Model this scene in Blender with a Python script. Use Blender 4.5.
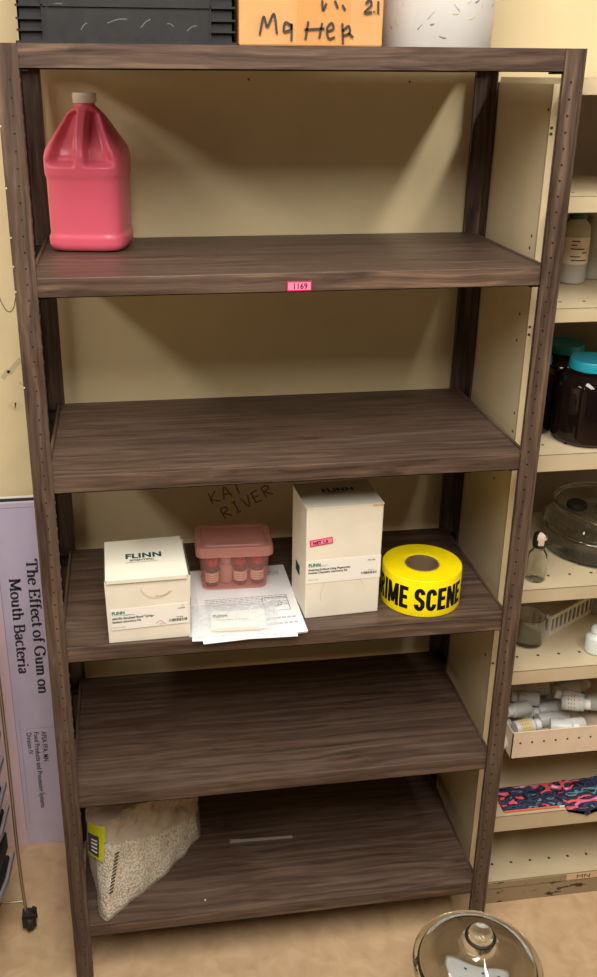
import bpy, bmesh, math, random
from math import sin, cos, pi, radians
from mathutils import Vector, Matrix, noise
random.seed(7)
for o in list(bpy.data.objects): bpy.data.objects.remove(o)
S = bpy.context.scene
COL = S.collection

# ------------------------------------------------------------------ camera
yaw, pitch, roll = 0.1448, -0.3712, 0.0062
fw = Vector((sin(yaw)*cos(pitch), cos(yaw)*cos(pitch), sin(pitch)))
rt0 = Vector((cos(yaw), -sin(yaw), 0)); up0 = rt0.cross(fw)
rt = rt0*cos(roll)+up0*sin(roll); up = up0*cos(roll)-rt0*sin(roll)
cd = bpy.data.cameras.new('camera'); cam = bpy.data.objects.new('camera', cd); COL.objects.link(cam)
cam.matrix_world = Matrix(((rt.x, up.x, -fw.x, 0.1793), (rt.y, up.y, -fw.y, -1.532), (rt.z, up.z, -fw.z, 1.7855), (0, 0, 0, 1)))
cd.sensor_fit = 'AUTO'; cd.sensor_width = 36; cd.lens = 947.59/977*36
cd.shift_x = 33.96/977; cd.shift_y = -46.04/977; cd.clip_start = 0.05
S.camera = cam
# ------------------------------------------------------------------ light
w = bpy.data.worlds.new('world'); S.world = w; w.use_nodes = True
w.node_tree.nodes['Background'].inputs[0].default_value = (1, 0.93, 0.82, 1)
w.node_tree.nodes['Background'].inputs[1].default_value = 0.02
def area(name, loc, sx, sy, power, col=(1, 0.95, 0.87)):
    l = bpy.data.lights.new(name, 'AREA'); l.shape = 'RECTANGLE'; l.size = sx; l.size_y = sy
    l.energy = power; l.color = col
    o = bpy.data.objects.new(name, l); COL.objects.link(o); o.location = loc
    return o
area('ceiling_light_right_row', (1.34, -1.1, 2.70), 0.12, 2.0, 17)
area('ceiling_light_centre_row', (0.20, -1.35, 2.70), 0.6, 1.8, 40)
area('ceiling_light_left_row', (-1.3, -0.9, 2.70), 0.3, 2.0, 18)
S.view_settings.view_transform = 'Standard'; S.view_settings.look = 'None'
S.view_settings.exposure = 0.70; S.view_settings.gamma = 1; S.view_settings.use_curve_mapping = False

# ------------------------------------------------------------------ materials
def lin(c):
    return tuple(((x/255)/12.92 if x/255 <= 0.04045 else ((x/255+0.055)/1.055)**2.4) for x in c)+(1,)
def mat(name, rgb, rough=0.5, spec=0.5, metal=0, trans=0, ior=1.45, coat=0, noise_amt=0, noise_scale=30, bump=0):
    m = bpy.data.materials.new(name); m.use_nodes = True
    nt = m.node_tree; b = nt.nodes['Principled BSDF']
    b.inputs['Base Color'].default_value = lin(rgb); b.inputs['Roughness'].default_value = rough
    b.inputs['Specular IOR Level'].default_value = spec; b.inputs['Metallic'].default_value = metal
    b.inputs['Transmission Weight'].default_value = trans; b.inputs['IOR'].default_value = ior
    b.inputs['Coat Weight'].default_value = coat
    if noise_amt or bump:
        tc = nt.nodes.new('ShaderNodeTexCoord'); nz = nt.nodes.new('ShaderNodeTexNoise')
        nz.inputs['Scale'].default_value = noise_scale; nz.inputs['Detail'].default_value = 5
        nt.links.new(tc.outputs['Object'], nz.inputs['Vector'])
        if noise_amt:
            r = nt.nodes.new('ShaderNodeValToRGB')
            c0 = tuple(max(0, x*(1-noise_amt)) for x in rgb); c1 = tuple(min(255, x*(1+noise_amt*0.6)) for x in rgb)
            r.color_ramp.elements[0].position = 0.3; r.color_ramp.elements[1].position = 0.7
            r.color_ramp.elements[0].color = lin(c0); r.color_ramp.elements[1].color = lin(c1)
            nt.links.new(nz.outputs['Fac'], r.inputs['Fac']); nt.links.new(r.outputs['Color'], b.inputs['Base Color'])
        if bump:
            bp = nt.nodes.new('ShaderNodeBump'); bp.inputs['Strength'].default_value = bump; bp.inputs['Distance'].default_value = 0.002
            nt.links.new(nz.outputs['Fac'], bp.inputs['Height']); nt.links.new(bp.outputs['Normal'], b.inputs['Normal'])
    return m
def wood(name, axis, lo=(58, 45, 38), hi=(116, 96, 83)):
    m = mat(name, (80, 60, 48), 0.42, 0.45); nt = m.node_tree; b = nt.nodes['Principled BSDF']
    N = nt.nodes.new; L = nt.links.new
    tc = N('ShaderNodeTexCoord'); mp = N('ShaderNodeMapping')
    sc = [95, 95, 95]; sc[axis] = 3.2; mp.inputs['Scale'].default_value = sc
    L(tc.outputs['Object'], mp.inputs['Vector'])
    # slow warp so the grain wanders like printed walnut
    mp2 = N('ShaderNodeMapping'); s2 = [14, 14, 14]; s2[axis] = 4; mp2.inputs['Scale'].default_value = s2
    L(tc.outputs['Object'], mp2.inputs['Vector'])
    n2 = N('ShaderNodeTexNoise'); n2.inputs['Scale'].default_value = 1; n2.inputs['Detail'].default_value = 2
    L(mp2.outputs[0], n2.inputs['Vector'])
    ad = N('ShaderNodeVectorMath'); ad.operation = 'MULTIPLY_ADD'; ad.inputs[1].default_value = (2.6, 2.6, 2.6)
    L(n2.outputs['Color'], ad.inputs[0]); L(mp.outputs[0], ad.inputs[2])
    n1 = N('ShaderNodeTexNoise'); n1.inputs['Scale'].default_value = 1; n1.inputs['Detail'].default_value = 6; n1.inputs['Roughness'].default_value = 0.62
    L(ad.outputs[0], n1.inputs['Vector'])
    r = N('ShaderNodeValToRGB'); e = r.color_ramp.elements
    e[0].position = 0.30; e[0].color = lin(lo); e[1].position = 0.76; e[1].color = lin(hi)
    x = e.new(0.47); x.color = lin((83, 66, 56)); x = e.new(0.56); x.color = lin((95, 77, 66))
    L(n1.outputs['Fac'], r.inputs['Fac'])
    # broad tonal wear
    n3 = N('ShaderNodeTexNoise'); n3.inputs['Scale'].default_value = 4; n3.inputs['Detail'].default_value = 4
    L(tc.outputs['Object'], n3.inputs['Vector'])
    mx = N('ShaderNodeMixRGB'); mx.blend_type = 'MULTIPLY'; mx.inputs[0].default_value = 0.35
    r3 = N('ShaderNodeValToRGB'); r3.color_ramp.elements[0].position = .35; r3.color_ramp.elements[0].color = (.6, .6, .6, 1); r3.color_ramp.elements[1].position = .65
    L(n3.outputs['Fac'], r3.inputs['Fac']); L(r.outputs['Color'], mx.inputs[1]); L(r3.outputs['Color'], mx.inputs[2])
    L(mx.outputs[0], b.inputs['Base Color'])
    rr = N('ShaderNodeMapRange'); rr.inputs['To Min'].default_value = 0.33; rr.inputs['To Max'].default_value = 0.55
    L(n3.outputs['Fac'], rr.inputs['Value']); L(rr.outputs[0], b.inputs['Roughness'])
    bp = N('ShaderNodeBump'); bp.inputs['Strength'].default_value = 0.12; bp.inputs['Distance'].default_value = 0.001
    L(n1.outputs['Fac'], bp.inputs['Height']); L(bp.outputs[0], b.inputs['Normal'])
    return m
WXF = wood('walnut_vinyl_front_lip', 0, (50, 34, 26), (138, 110, 88))
WX = wood('walnut_vinyl_along_shelf', 0); WZ = wood('walnut_vinyl_upright', 2, (46, 33, 26), (130, 106, 88)); WY = wood('walnut_vinyl_depth', 1)
HOLE = mat('dark_hole', (22, 16, 13), 0.8)
CHIP = mat('chipped_bare_metal', (190, 180, 165), 0.4)
WALL = mat('cream_wall_paint', (232, 214, 172), 0.55, 0.3, noise_amt=0.025, noise_scale=6, bump=0.06)
SMUDGE = mat('smudge', (220, 206, 162), 0.6); SMUDGE2 = mat('tape_residue', (202, 188, 156), 0.6)
PENCIL = mat('pencil_marks', (140, 118, 86), 0.7)
METAL = mat('beige_enamel', (202, 186, 154), 0.38, 0.5, noise_amt=0.04, noise_scale=9)
METALB = mat('beige_enamel_shaded', (150, 137, 120), .5, noise_amt=.04, noise_scale=6)  # darker copy of the beige enamel, bay shade put into its colour
METALD = mat('beige_enamel_seam', (70, 55, 40), 0.7)
TRAYM = mat('off_white_enamel', (226, 206, 184), 0.5, noise_amt=0.03)
BLACKINK = mat('black_ink', (24, 24, 24), 0.6)
GREYINK = mat('grey_print', (110, 110, 112), 0.7)
GREENINK = mat('green_print', (20, 120, 95), 0.6)
TEALINK = mat('dark_teal_print', (30, 70, 70), 0.6)
MARKER = mat('marker_ink', (58, 52, 46), 0.6)

# floor: tan sheet vinyl with soft swirls
def floor_mat():
    m = mat('tan_vinyl_floor', (190, 152, 108), 0.34, 0.5); nt = m.node_tree; b = nt.nodes['Principled BSDF']; N = nt.nodes.new; L = nt.links.new
    tc = N('ShaderNodeTexCoord'); n = N('ShaderNodeTexNoise'); n.inputs['Scale'].default_value = 22; n.inputs['Detail'].default_value = 8; n.inputs['Distortion'].default_value = .8
    L(tc.outputs['Object'], n.inputs['Vector']); r = N('ShaderNodeValToRGB'); e = r.color_ramp.elements
    e[0].position = .3; e[0].color = lin((184, 154, 120)); e[1].position = .72; e[1].color = lin((204, 175, 140)); x = e.new(.5); x.color = lin((194, 164, 129))
    L(n.outputs['Fac'], r.inputs['Fac']); L(r.outputs[0], b.inputs['Base Color']); return m
FLOOR = floor_mat()
# base of the beige shelving has flaked paint
def chipped_mat():
    m = mat('beige_enamel_chipped', (150, 132, 106), 0.5); nt = m.node_tree; b = nt.nodes['Principled BSDF']; N = nt.nodes.new; L = nt.links.new
    tc = N('ShaderNodeTexCoord'); mp = N('ShaderNodeMapping'); mp.inputs['Scale'].default_value = (14, 14, 40); mp.inputs['Location'].default_value = (3.3, 0, 1.2)
    L(tc.outputs['Object'], mp.inputs[0]); n = N('ShaderNodeTexNoise'); n.inputs['Scale'].default_value = 1.6; n.inputs['Detail'].default_value = 6; n.inputs['Roughness'].default_value = .6
    L(mp.outputs[0], n.inputs['Vector']); r = N('ShaderNodeValToRGB'); e = r.color_ramp.elements
    e[0].position = .60; e[0].color = lin((152, 134, 106)); e[1].position = .625; e[1].color = lin((62, 50, 40))
    L(n.outputs['Fac'], r.inputs['Fac']); L(r.outputs[0], b.inputs['Base Color']); return m
CHIPPED = chipped_mat()
def clear_film(name, rgb, amt, rough=0.25, tint=(1, 1, 1, 1)):
    """thin plastic: part see-through, part scattering"""
    m = mat(name, rgb, rough, 0.5); nt = m.node_tree; b = nt.nodes['Principled BSDF']; N = nt.nodes.new; L = nt.links.new
    t = N('ShaderNodeBsdfTransparent'); t.inputs[0].default_value = tint; mx = N('ShaderNodeMixShader'); mx.inputs[0].default_value = amt
    out = nt.nodes['Material Output']; L(t.outputs[0], mx.inputs[1]); L(b.outputs[0], mx.inputs[2]); L(mx.outputs[0], out.inputs[0]); return m

# ------------------------------------------------------------------ mesh builder
class MB:
    def __init__(s): s.v = []; s.f = []; s.mi = []; s.mats = []; s.sm = []
    def m(s, material):
        if material not in s.mats: s.mats.append(material)
        return s.mats.index(material)
    def add(s, vs, fs, material, smooth=False):
        b = len(s.v); s.v += [tuple(v) for v in vs]; k = s.m(material)
        for f in fs: s.f.append(tuple(i+b for i in f)); s.mi.append(k); s.sm.append(smooth)
        return s
    def box(s, x0, x1, y0, y1, z0, z1, material, M=None):
        vs = [Vector((x, y, z)) for z in (z0, z1) for y in (y0, y1) for x in (x0, x1)]
        if M: vs = [M @ v for v in vs]
        return s.add(vs, [(0, 2, 3, 1), (4, 5, 7, 6), (0, 1, 5, 4), (2, 6, 7, 3), (0, 4, 6, 2), (1, 3, 7, 5)], material)
    def lathe(s, prof, material, n=40, M=None, c=(0, 0), a0=0, a1=2*pi):
        vs = []; fs = []; full = abs(a1-a0-2*pi) < 1e-6; k = n if full else n+1
        for (r, z) in prof:
            for i in range(k):
                a = a0+(a1-a0)*i/n; vs.append(Vector((c[0]+r*cos(a), c[1]+r*sin(a), z)))
        for j in range(len(prof)-1):
            for i in range(n):
                i2 = (i+1) % k
                a, b_, c_, d = j*k+i, j*k+i2, (j+1)*k+i2, (j+1)*k+i
                if prof[j][0] < 1e-6: fs.append((a, c_, d))
                elif prof[j+1][0] < 1e-6: fs.append((a, b_, d))
                else: fs.append((a, b_, c_, d))
        if M: vs = [M @ v for v in vs]
        return s.add(vs, fs, material, True)
    def tube(s, pts, r, material, n=10, close=False):
        pts = [Vector(p) for p in pts]; vs = []; fs = []; rr = r if isinstance(r, (list, tuple)) else [r]*len(pts)
        up_ = Vector((0, 0, 1))
        for i, p in enumerate(pts):
            t = (pts[min(i+1, len(pts)-1)]-pts[max(i-1, 0)]).normalized()
            u = t.cross(up_ if abs(t.z) < .95 else Vector((0, 1, 0))).normalized(); w_ = t.cross(u)
            for k in range(n): a = 2*pi*k/n; vs.append(p+(u*cos(a)+w_*sin(a))*rr[i])
        for i in range(len(pts)-1):
            for k in range(n): fs.append((i*n+k, i*n+(k+1) % n, (i+1)*n+(k+1) % n, (i+1)*n+k))
        fs.append(tuple(range(n))[::-1]); fs.append(tuple(range((len(pts)-1)*n, len(pts)*n)))
        return s.add(vs, fs, material, True)
    def disc_dot(s, c, n, r, material, k=8, th=0.0004):
        """a tiny flat disc with thickness at c facing n"""
        c = Vector(c); n = Vector(n).normalized(); u = n.orthogonal().normalized(); w_ = n.cross(u)
        vs = [c+(u*cos(2*pi*i/k)+w_*sin(2*pi*i/k))*r for i in range(k)]+[c+n*th+(u*cos(2*pi*i/k)+w_*sin(2*pi*i/k))*r for i in range(k)]
        return s.add(vs, [tuple(range(k, 2*k))]+[(i, (i+1) % k, (i+1) % k+k, i+k) for i in range(k)], material)
    def stroke(s, pts, w_, mapf, material):
        """flat pen stroke through 2D points; w_ = width or function of tangent"""
        P = catmull([Vector((a, b)) for a, b in pts]); vs = []; fs = []
        for i, p in enumerate(P):
            t = (P[min(i+1, len(P)-1)]-P[max(i-1, 0)]).normalized(); nn = Vector((-t.y, t.x))
            h = (w_(t) if callable(w_) else w_)/2
            vs += [mapf(p.x+nn.x*h, p.y+nn.y*h), mapf(p.x-nn.x*h, p.y-nn.y*h)]
        for i in range(len(P)-1): fs.append((2*i, 2*i+1, 2*i+3, 2*i+2))
        return s.add(vs, fs, material)
    def quad(s, x0, y0, x1, y1, mapf, material):
        return s.add([mapf(x0, y0), mapf(x1, y0), mapf(x1, y1), mapf(x0, y1)], [(0, 1, 2, 3)], material)
    def text(s, txt, size, mapf, material, cx=1.0, bold=0, cuts=0, align='LEFT'):
        vs, fs = text_mesh(txt, size, bold, cuts, align)
        return s.add([mapf(x*cx, y) for x, y in vs], fs, material)
    def build(s, name, parent=None, bevel=0, label=None, loc=None, seg=2, recalc=True):
        me = bpy.data.meshes.new(name); me.from_pydata(s.v, [], s.f)
        for m_ in s.mats: me.materials.append(m_)
        me.polygons.foreach_set('material_index', s.mi); me.polygons.foreach_set('use_smooth', s.sm)
        if recalc:
            bm = bmesh.new(); bm.from_mesh(me); bmesh.ops.recalc_face_normals(bm, faces=bm.faces); bm.to_mesh(me); bm.free()
        if any(s.sm): me.set_sharp_from_angle(angle=radians(42))
        o = bpy.data.objects.new(name, me); COL.objects.link(o)
        if parent: o.parent = parent
        if loc: o.location = loc
        if label: o['label'] = label
        if bevel:
            b = o.modifiers.new('bevel', 'BEVEL'); b.width = bevel; b.segments = seg; b.limit_method = 'ANGLE'
        return o
def catmull(P, n=6):
    if len(P) == 2: return P
    out = []; Q = [P[0]*2-P[1]]+P+[P[-1]*2-P[-2]]
    for i in range(1, len(Q)-2):
        a, b, c, d = Q[i-1:i+3]
        for k in range(n):
            t = k/n; out.append(0.5*((2*b)+(c-a)*t+(2*a-5*b+4*c-d)*t*t+(3*b-a-3*c+d)*t**3))
    out.append(P[-1]); return out
_tc = {}
def text_mesh(txt, size, bold, cuts, align):
    key = (txt, size, bold, cuts, align)
    if key in _tc: return _tc[key]
    cu = bpy.data.curves.new('t', 'FONT'); cu.body = txt; cu.size = size; cu.offset = bold; cu.align_x = align; cu.resolution_u = 3; cu.space_character = 1.0+min(.18, bold*90)
    ob = bpy.data.objects.new('t', cu); me = bpy.data.meshes.new_from_object(ob)
    bm = bmesh.new(); bm.from_mesh(me)
    if cuts:
        xs = [v.co.x for v in bm.verts]; a, b = min(xs), max(xs)
        for i in range(1, cuts):
            bmesh.ops.bisect_plane(bm, geom=bm.verts[:]+bm.edges[:]+bm.faces[:], plane_co=(a+(b-a)*i/cuts, 0, 0), plane_no=(1, 0, 0))
    bm.verts.index_update()
    r = ([(v.co.x, v.co.y) for v in bm.verts], [tuple(v.index for v in f.verts) for f in bm.faces])
    bm.free(); bpy.data.objects.remove(ob); bpy.data.meshes.remove(me); bpy.data.curves.remove(cu)
    _tc[key] = r; return r
def tag(o, label, cat, group=None, kind=None):
    o['label'] = label; o['category'] = cat
    if group: o['group'] = group
    if kind: o['kind'] = kind
    return o
def thing(name, label, cat, loc=(0, 0, 0), rz=0, group=None):
    o = bpy.data.objects.new(name, None); COL.objects.link(o); o.location = loc; o.rotation_euler = (0, 0, rz); o.empty_display_size = .05
    return tag(o, label, cat, group)
def struct(o): o['kind'] = 'structure'; return o
def copy_tree(o, parent=None):
    c = o.copy(); COL.objects.link(c); c.parent = parent
    for ch in list(o.children): copy_tree(ch, c)
    return c
def front(x, z, y=0):
    """map for marks on a face that looks towards -Y: u to the right, v up"""
    return lambda u, v: (x+u, y, z+v)
def flat(x, y, z, a=0):
    ca, sa = cos(a), sin(a)
    return lambda u, v: (x+u*ca-v*sa, y+u*sa+v*ca, z)

# ------------------------------------------------------------------ room
WY0 = 0.432
FZ = -.045   # floor level; the shelving numbers are measured from a datum a little above it
b = MB(); b.box(-2.6, 3.4, WY0, WY0+.1, FZ, 2.75, WALL); wall_back = struct(b.build('wall_back'))
b = MB(); b.box(-2.7, -2.6, -5, WY0+.1, FZ, 2.75, WALL); struct(b.build('wall_left'))
b = MB(); b.box(3.4, 3.5, -5, WY0+.1, FZ, 2.75, WALL); struct(b.build('wall_right'))
b = MB(); b.box(-2.7, 3.5, -5, WY0+.1, FZ-.1, FZ, FLOOR)
rnd = random.Random(3)
struct(b.build('floor'))
b = MB(); b.box(-2.7, 3.5, -5, WY0+.1, 2.75, 2.85, mat('white_ceiling', (160, 155, 146), .8)); struct(b.build('ceiling'))
# pencilled words and scuffs on the back wall
b = MB()
WM = front(0.338, 0.868, WY0-.0004)
a_ = radians(19)
def wr(ox, oz, s_, ang):
    return lambda u, v: (ox+(u*cos(ang)-v*sin(ang))*s_, WY0-.0004, oz+(u*sin(ang)+v*cos(ang))*s_)
HW = {'K': [[(0, 0), (0, 1)], [(.6, 1), (.05, .45), (.65, 0)]], 'A': [[(0, 0), (.35, 1), (.7, 0)], [(.12, .38), (.58, .38)]], 'T': [[(0, 1), (.7, 1)], [(.35, 1), (.35, 0)]],
      'R': [[(0, 0), (0, 1)], [(0, 1), (.45, .95), (.5, .65), (.05, .5)], [(.1, .5), (.6, 0)]], 'I': [[(.1, 1), (.5, 1)], [(.3, 1), (.3, 0)], [(.1, 0), (.5, 0)]],
      'V': [[(0, 1), (.3, 0), (.65, 1)]], 'E': [[(.55, 1), (0, 1)], [(0, 1), (0, 0)], [(0, 0), (.55, 0)], [(0, .5), (.45, .5)]]}
for word, ox, oz, s_, ang in (('KAT', .347, .868, .029, radians(20)), ('RIVER', .376, .829, .028, radians(27))):
    mp_ = wr(ox, oz, s_, ang); x = 0
    for ch in word:
        for st in HW[ch]: b.stroke([(x+p, q) for p, q in st], .12, mp_, PENCIL)
        x += .95
b.build('pencil_writing', wall_back, recalc=False, label='faint handwritten capitals KAT RIVER on the cream wall')
b = MB(); f_ = lambda u, v: (u, WY0-.0004, v)
b.stroke([(-.078, 1.225-.03), (-.062, 1.215), (-.05, 1.225)], .011, f_, SMUDGE2)
b.stroke([(-.092, 1.185), (-.078, 1.203)], .010, f_, SMUDGE2)
b.stroke([(-.058, 1.176), (-.053, 1.170), (-.046, 1.172)], .003, f_, SMUDGE2)
b.stroke([(-.082, 1.13), (-.07, 1.12), (-.06, 1.13)], .018, f_, SMUDGE)
b.stroke([(-.092, 1.40), (-.08, 1.35), (-.068, 1.328), (-.056, 1.335), (-.046, 1.375)], .0016, f_, MARKER)
for q in ((.754, 1.772), (.43, 1.775)): b.disc_dot((q[0], WY0, q[1]), (0, -1, 0), .0028, PENCIL)
b.build('wall_scuffs', wall_back, recalc=False, label='grey scuffs and residue on the cream wall')

# ------------------------------------------------------------------ the dark walnut shelving unit
W, H, D, FL = .914, 1.8252, .402, .0349
LV = [1.4786, 1.1349, .7891, .4473, .1014]
unit = thing('shelving_unit', 'tall dark walnut vinyl covered metal shelving unit with six shelves', 'shelving')
def post(xs, ys):
    """L section: xs=0 left / 1 right, ys=0 front / 1 back; teeth and holes down the front flange"""
    b = MB(); th = .0016
    X = lambda u: u if xs == 0 else W-u
    Y = lambda u: u if ys == 0 else D-u
    def bx(u0, u1, v0, v1, z0, z1, m_):
        b.box(min(X(u0), X(u1)), max(X(u0), X(u1)), min(Y(v0), Y(v1)), max(Y(v0), Y(v1)), z0, z1, m_)
    bx(0, FL, 0, th, FZ, H, WZ); bx(0, th, th, FL, FZ, H, WZ)
    bx(FL-.0065, FL, -.0022, 0, FZ, H-.002, WZ); bx(FL-.0015, FL, 0, .007, FZ, H, WZ)
    bx(0, .004, -.0012, 0, FZ, H, WZ)
    n = int((H-.02)/.0254)
    for i in range(n):
        z = H-.05-i*.0254
        sy = -1 if ys == 0 else 1
        b.disc_dot((X(.0205), Y(0), z), (0, sy, 0), .0020 if xs else .0015, HOLE)
        if ys == 0: bx(FL, FL+.0012, .001, .004, z-.004, z+.001, WZ)
    if xs == 0 and ys == 0:
        for z in (1.62, 1.545, 1.46, 1.30, 1.71, 1.50): b.disc_dot((.0012, -.0012, z), (0, -1, 0), .0016, CHIP, 6)
    return b.build('post', unit)
for xs in (0, 1):
    for ys in (0, 1): post(xs, ys)
def shelf_board(z, top=False):
    b = MB(); t = .0309 if not top else .035; x0, x1 = (.0215, W-.0215) if not top else (FL, W-FL)
    y0, y1 = .0024, D-.003
    if top: y0 = .0004
    b.box(x0, x1, y0+.001, y1, z-.0016, z, WX)
    b.box(x0, x1, y0, y0+.0016, z-t, z-.0001, WXF); b.box(x0, x1, y1-.0016, y1, z-t, z-.0001, WX)
    b.box(x0, x1, y0, y0+.014, z-t, z-t+.0014, WX); b.box(x0, x1, y1-.014, y1, z-t, z-t+.0014, WX)
    if not top:
        for s_ in (0, 1):
            a = x0 if s_ == 0 else x1-.0052
            b.box(a, a+.0052, y0+.004, y1-.004, z-t, z+.0032, WY)
        b.tube([(x0+.004, y0+.0012, z-.0002), (x1-.004, y0+.0012, z-.0002)], .0011, WX, 8)
    for xx in (x0, x1):
        b.box(min(xx, xx+(.03 if xx < .4 else -.03)), max(xx, xx+(.03 if xx < .4 else -.03)), y0+.004, y0+.03, z-t-.0028, z-t, HOLE) if not top else b.box(min(xx-.002, xx+(.012 if xx < .4 else -.012)), max(xx+.002, xx+(.012 if xx < .4 else -.012)), y0+.002, y0+.03, z-t-.003, z-t, HOLE)
    # corner clips reach into the posts
    for xa, xb in ((.0017, x0), (x1, W-.0017)):
        for ya, yb in ((.0075, .03), (D-.03, D-.0075)):
            b.box(xa, xb, ya, yb, z-t+.004, z-t+.020, HOLE)
    return b.build('shelf', unit)
shelf_board(H, True)
boards = [shelf_board(z) for z in LV]
# pink tag on the front lip of the second shelf
tagm = mat('pink_tag', (255, 130, 170), .5); tagd = mat('deep_pink_tag_edge', (205, 35, 85), .5)
tg = MB(); tg.box(.4390, .4800, .0006, .0024, 1.4495, 1.4660, tagd); tg.box(.4405, .4785, .0002, .0007, 1.4515, 1.4640, tagm)
o = tg.build('price_tag', unit, label='small pink paper tag on the second shelf edge')
b = MB(); b.text('1169', .0130, front(.4480, .0, 0), BLACKINK, cx=.95, bold=.0003)
b.v = [(x, .0001, z+1.4533) for x, y, z in b.v]; b.build('tag_lettering', o, recalc=False)

# ------------------------------------------------------------------ beige metal shelving to the right
MX0, MX1 = .9175, 1.86
ms = thing('metal_shelving', 'beige enamelled steel library shelving standing right of the dark unit', 'shelving')
SF = .07
b = MB(); b.box(MX0, MX0+.0015, .12, .428, FZ, 1.772, METAL); b.box(MX0, MX0+.021, .116, .1215, FZ, 1.772, METAL)
b.box(MX0-.002, MX0, .375, .428, FZ, 1.772, METAL); b.box(MX0-.0006, MX0+.0001, .3715, .375, FZ, 1.772, METALD)
for y, z in ((.128, 1.73), (.142, 1.51), (.145, 1.488), (.158, 1.36), (.159, 1.308), (.133, 1.168), (.133, 1.13), (.2, 1.0), (.2, .65), (.15, .6)):
    b.disc_dot((MX0, y, z), (-1, 0, 0), .0032, METALD)
for z in (1.69, 1.70, 1.33, 1.345, .60, .745): b.disc_dot((MX0+.004, .116, z), (0, -1, 0), .003, METALD)
b.build('side_panel', ms)
b = MB(); b.box(MX1, MX1+.0015, .07, .428, FZ, 1.772, METAL); b.build('side_panel', ms)
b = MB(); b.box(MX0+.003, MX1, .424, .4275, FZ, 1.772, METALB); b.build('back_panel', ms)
def mshelf(z, zb, name='shelf', holes=True, m_=METAL):
    b = MB(); x0, x1 = MX0+.0225, MX1-.001
    b.box(x0, x1, SF, .422, z-.0015, z, m_); b.box(x0, x1, SF, SF+.0015, zb, z, m_); b.box(x0, x1, SF, SF+.012, zb, zb+.0015, m_)
    b.box(x0, x0+.0015, SF, .422, zb, z, m_); b.box(x0, x1, .4205, .422, zb, z, m_)
    if holes:
        for i in range(22): b.disc_dot((x0+.038+i*.0478, SF+.052, z), (0, 0, 1), .0036, METALD)
        for i in range(11): b.disc_dot((x0+.038+i*.0956, SF+.33, z), (0, 0, 1), .0036, METALD)
    return b.build(name, ms, .0008)
mshelf(1.782, 1.755, 'top_panel', False)
for z, zb in ((1.589, 1.560), (1.390, 1.363), (1.102, 1.066), (.804, .773), (.607, .573), (.216, .172)): mshelf(z, zb)
mshelf(.022, .0, 'base_shelf', True)
b = MB(); b.box(MX0+.0225, MX1-.001, SF+.001, SF+.003, FZ, -.0005, CHIPPED); b.box(MX0+.0225, MX1-.001, SF-.0004, SF+.0002, .002, .019, CHIPPED); b.build('kick_plate', ms, label='beige kick plate with flaked paint')
# tray shelf with perforated upstand
b = MB(); tx0, tx1 = .966, MX1-.002
b.box(tx0, tx1, SF, .42, .377, .3785, TRAYM); b.box(tx0, tx1, SF, SF+.002, .377, .4455, TRAYM); b.box(tx0, tx0+.002, SF, .42, .377, .4455, TRAYM)
b.tube([(tx0, SF+.001, .4458), (tx1, SF+.001, .4458)], .0016, TRAYM, 8)
for i in range(34): b.disc_dot((.985+i*.0272, SF, .418), (0, -1, 0), .0026, METALD)
b.build('tray_shelf', ms, label='off-white tray shelf with row of round holes')
b = MB(); b.box(1.144, 1.239, SF-.0009, SF-.0004, .002, .021, mat('masking_tape_label', (214, 184, 150), .7)); lb = b.build('shelf_label', ms, label='masking tape label on the base shelf')
b = MB(); b.text('MN', .0155, front(1.168, .0055, SF-.0012), MARKER, cx=1.5); b.build('label_lettering', lb, recalc=False)

# ------------------------------------------------------------------ poster board against the wall, left
PY = .405
pb = thing('poster_board', 'lilac science poster board titled The Effect of Gum on Mouth Bacteria', 'poster', (-.14, PY, FZ))
LIL = mat('lilac_sheet', (205, 195, 222), .45, noise_amt=.015); PINKL = mat('pale_pink_board', (226, 200, 214), .5); WH = mat('white_trim', (232, 228, 235), .4); DKF = mat('dark_frame', (52, 56, 66), .4)
pm = lambda b: [(x+.14, y-PY, z-FZ) for x, y, z in b.v]
b = MB(); b.box(-.62, .018, .4075, .4125, FZ, .908, PINKL); b.v = pm(b); b.build('board', pb)
b = MB(); b.box(-.622, .020, .4065, .4135, .912, .9195, DKF); b.box(-.622, .020, .4065, .4135, .9195, .9215, WH); b.box(-.622, .020, .4062, .4135, .907, .912, WH); b.box(.018, .0215, .4065, .4135, FZ, .912, DKF); b.v = pm(b); b.build('frame', pb, label='dark frame edge with white trim')
b = MB(); b.box(-.139, .0175, .4066, .4075, FZ+.003, .9065, LIL); b.v = pm(b); b.build('sheet', pb)
b = MB(); f_ = lambda u, v: (u+.14, .4063-PY, v-FZ)
GL = mat('thin_grey_line', (160, 150, 185), .6)
b.quad(-.139, .003, -.1375, .9, f_, GL); b.quad(-.139, .896, .017, .8975, f_, GL); b.quad(-.1285, .02, -.1275, .34, f_, GL); b.quad(-.1285, .31, -.02, .311, f_, GL)
b.build('ruled_lines', pb, recalc=False)
SER = mat('poster_ink', (52, 48, 62), .6)
def tw(thick, thin): return lambda t: thin+(thick-thin)*abs(t.y)
ell = lambda cx, cy, rx, ry, a0, a1, n=14: [(cx+rx*cos(radians(a0+(a1-a0)*i/n)), cy+ry*sin(radians(a0+(a1-a0)*i/n))) for i in range(n+1)]
sf = lambda x, y, w_=.17: [(x-w_, y), (x+w_, y)]
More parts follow.
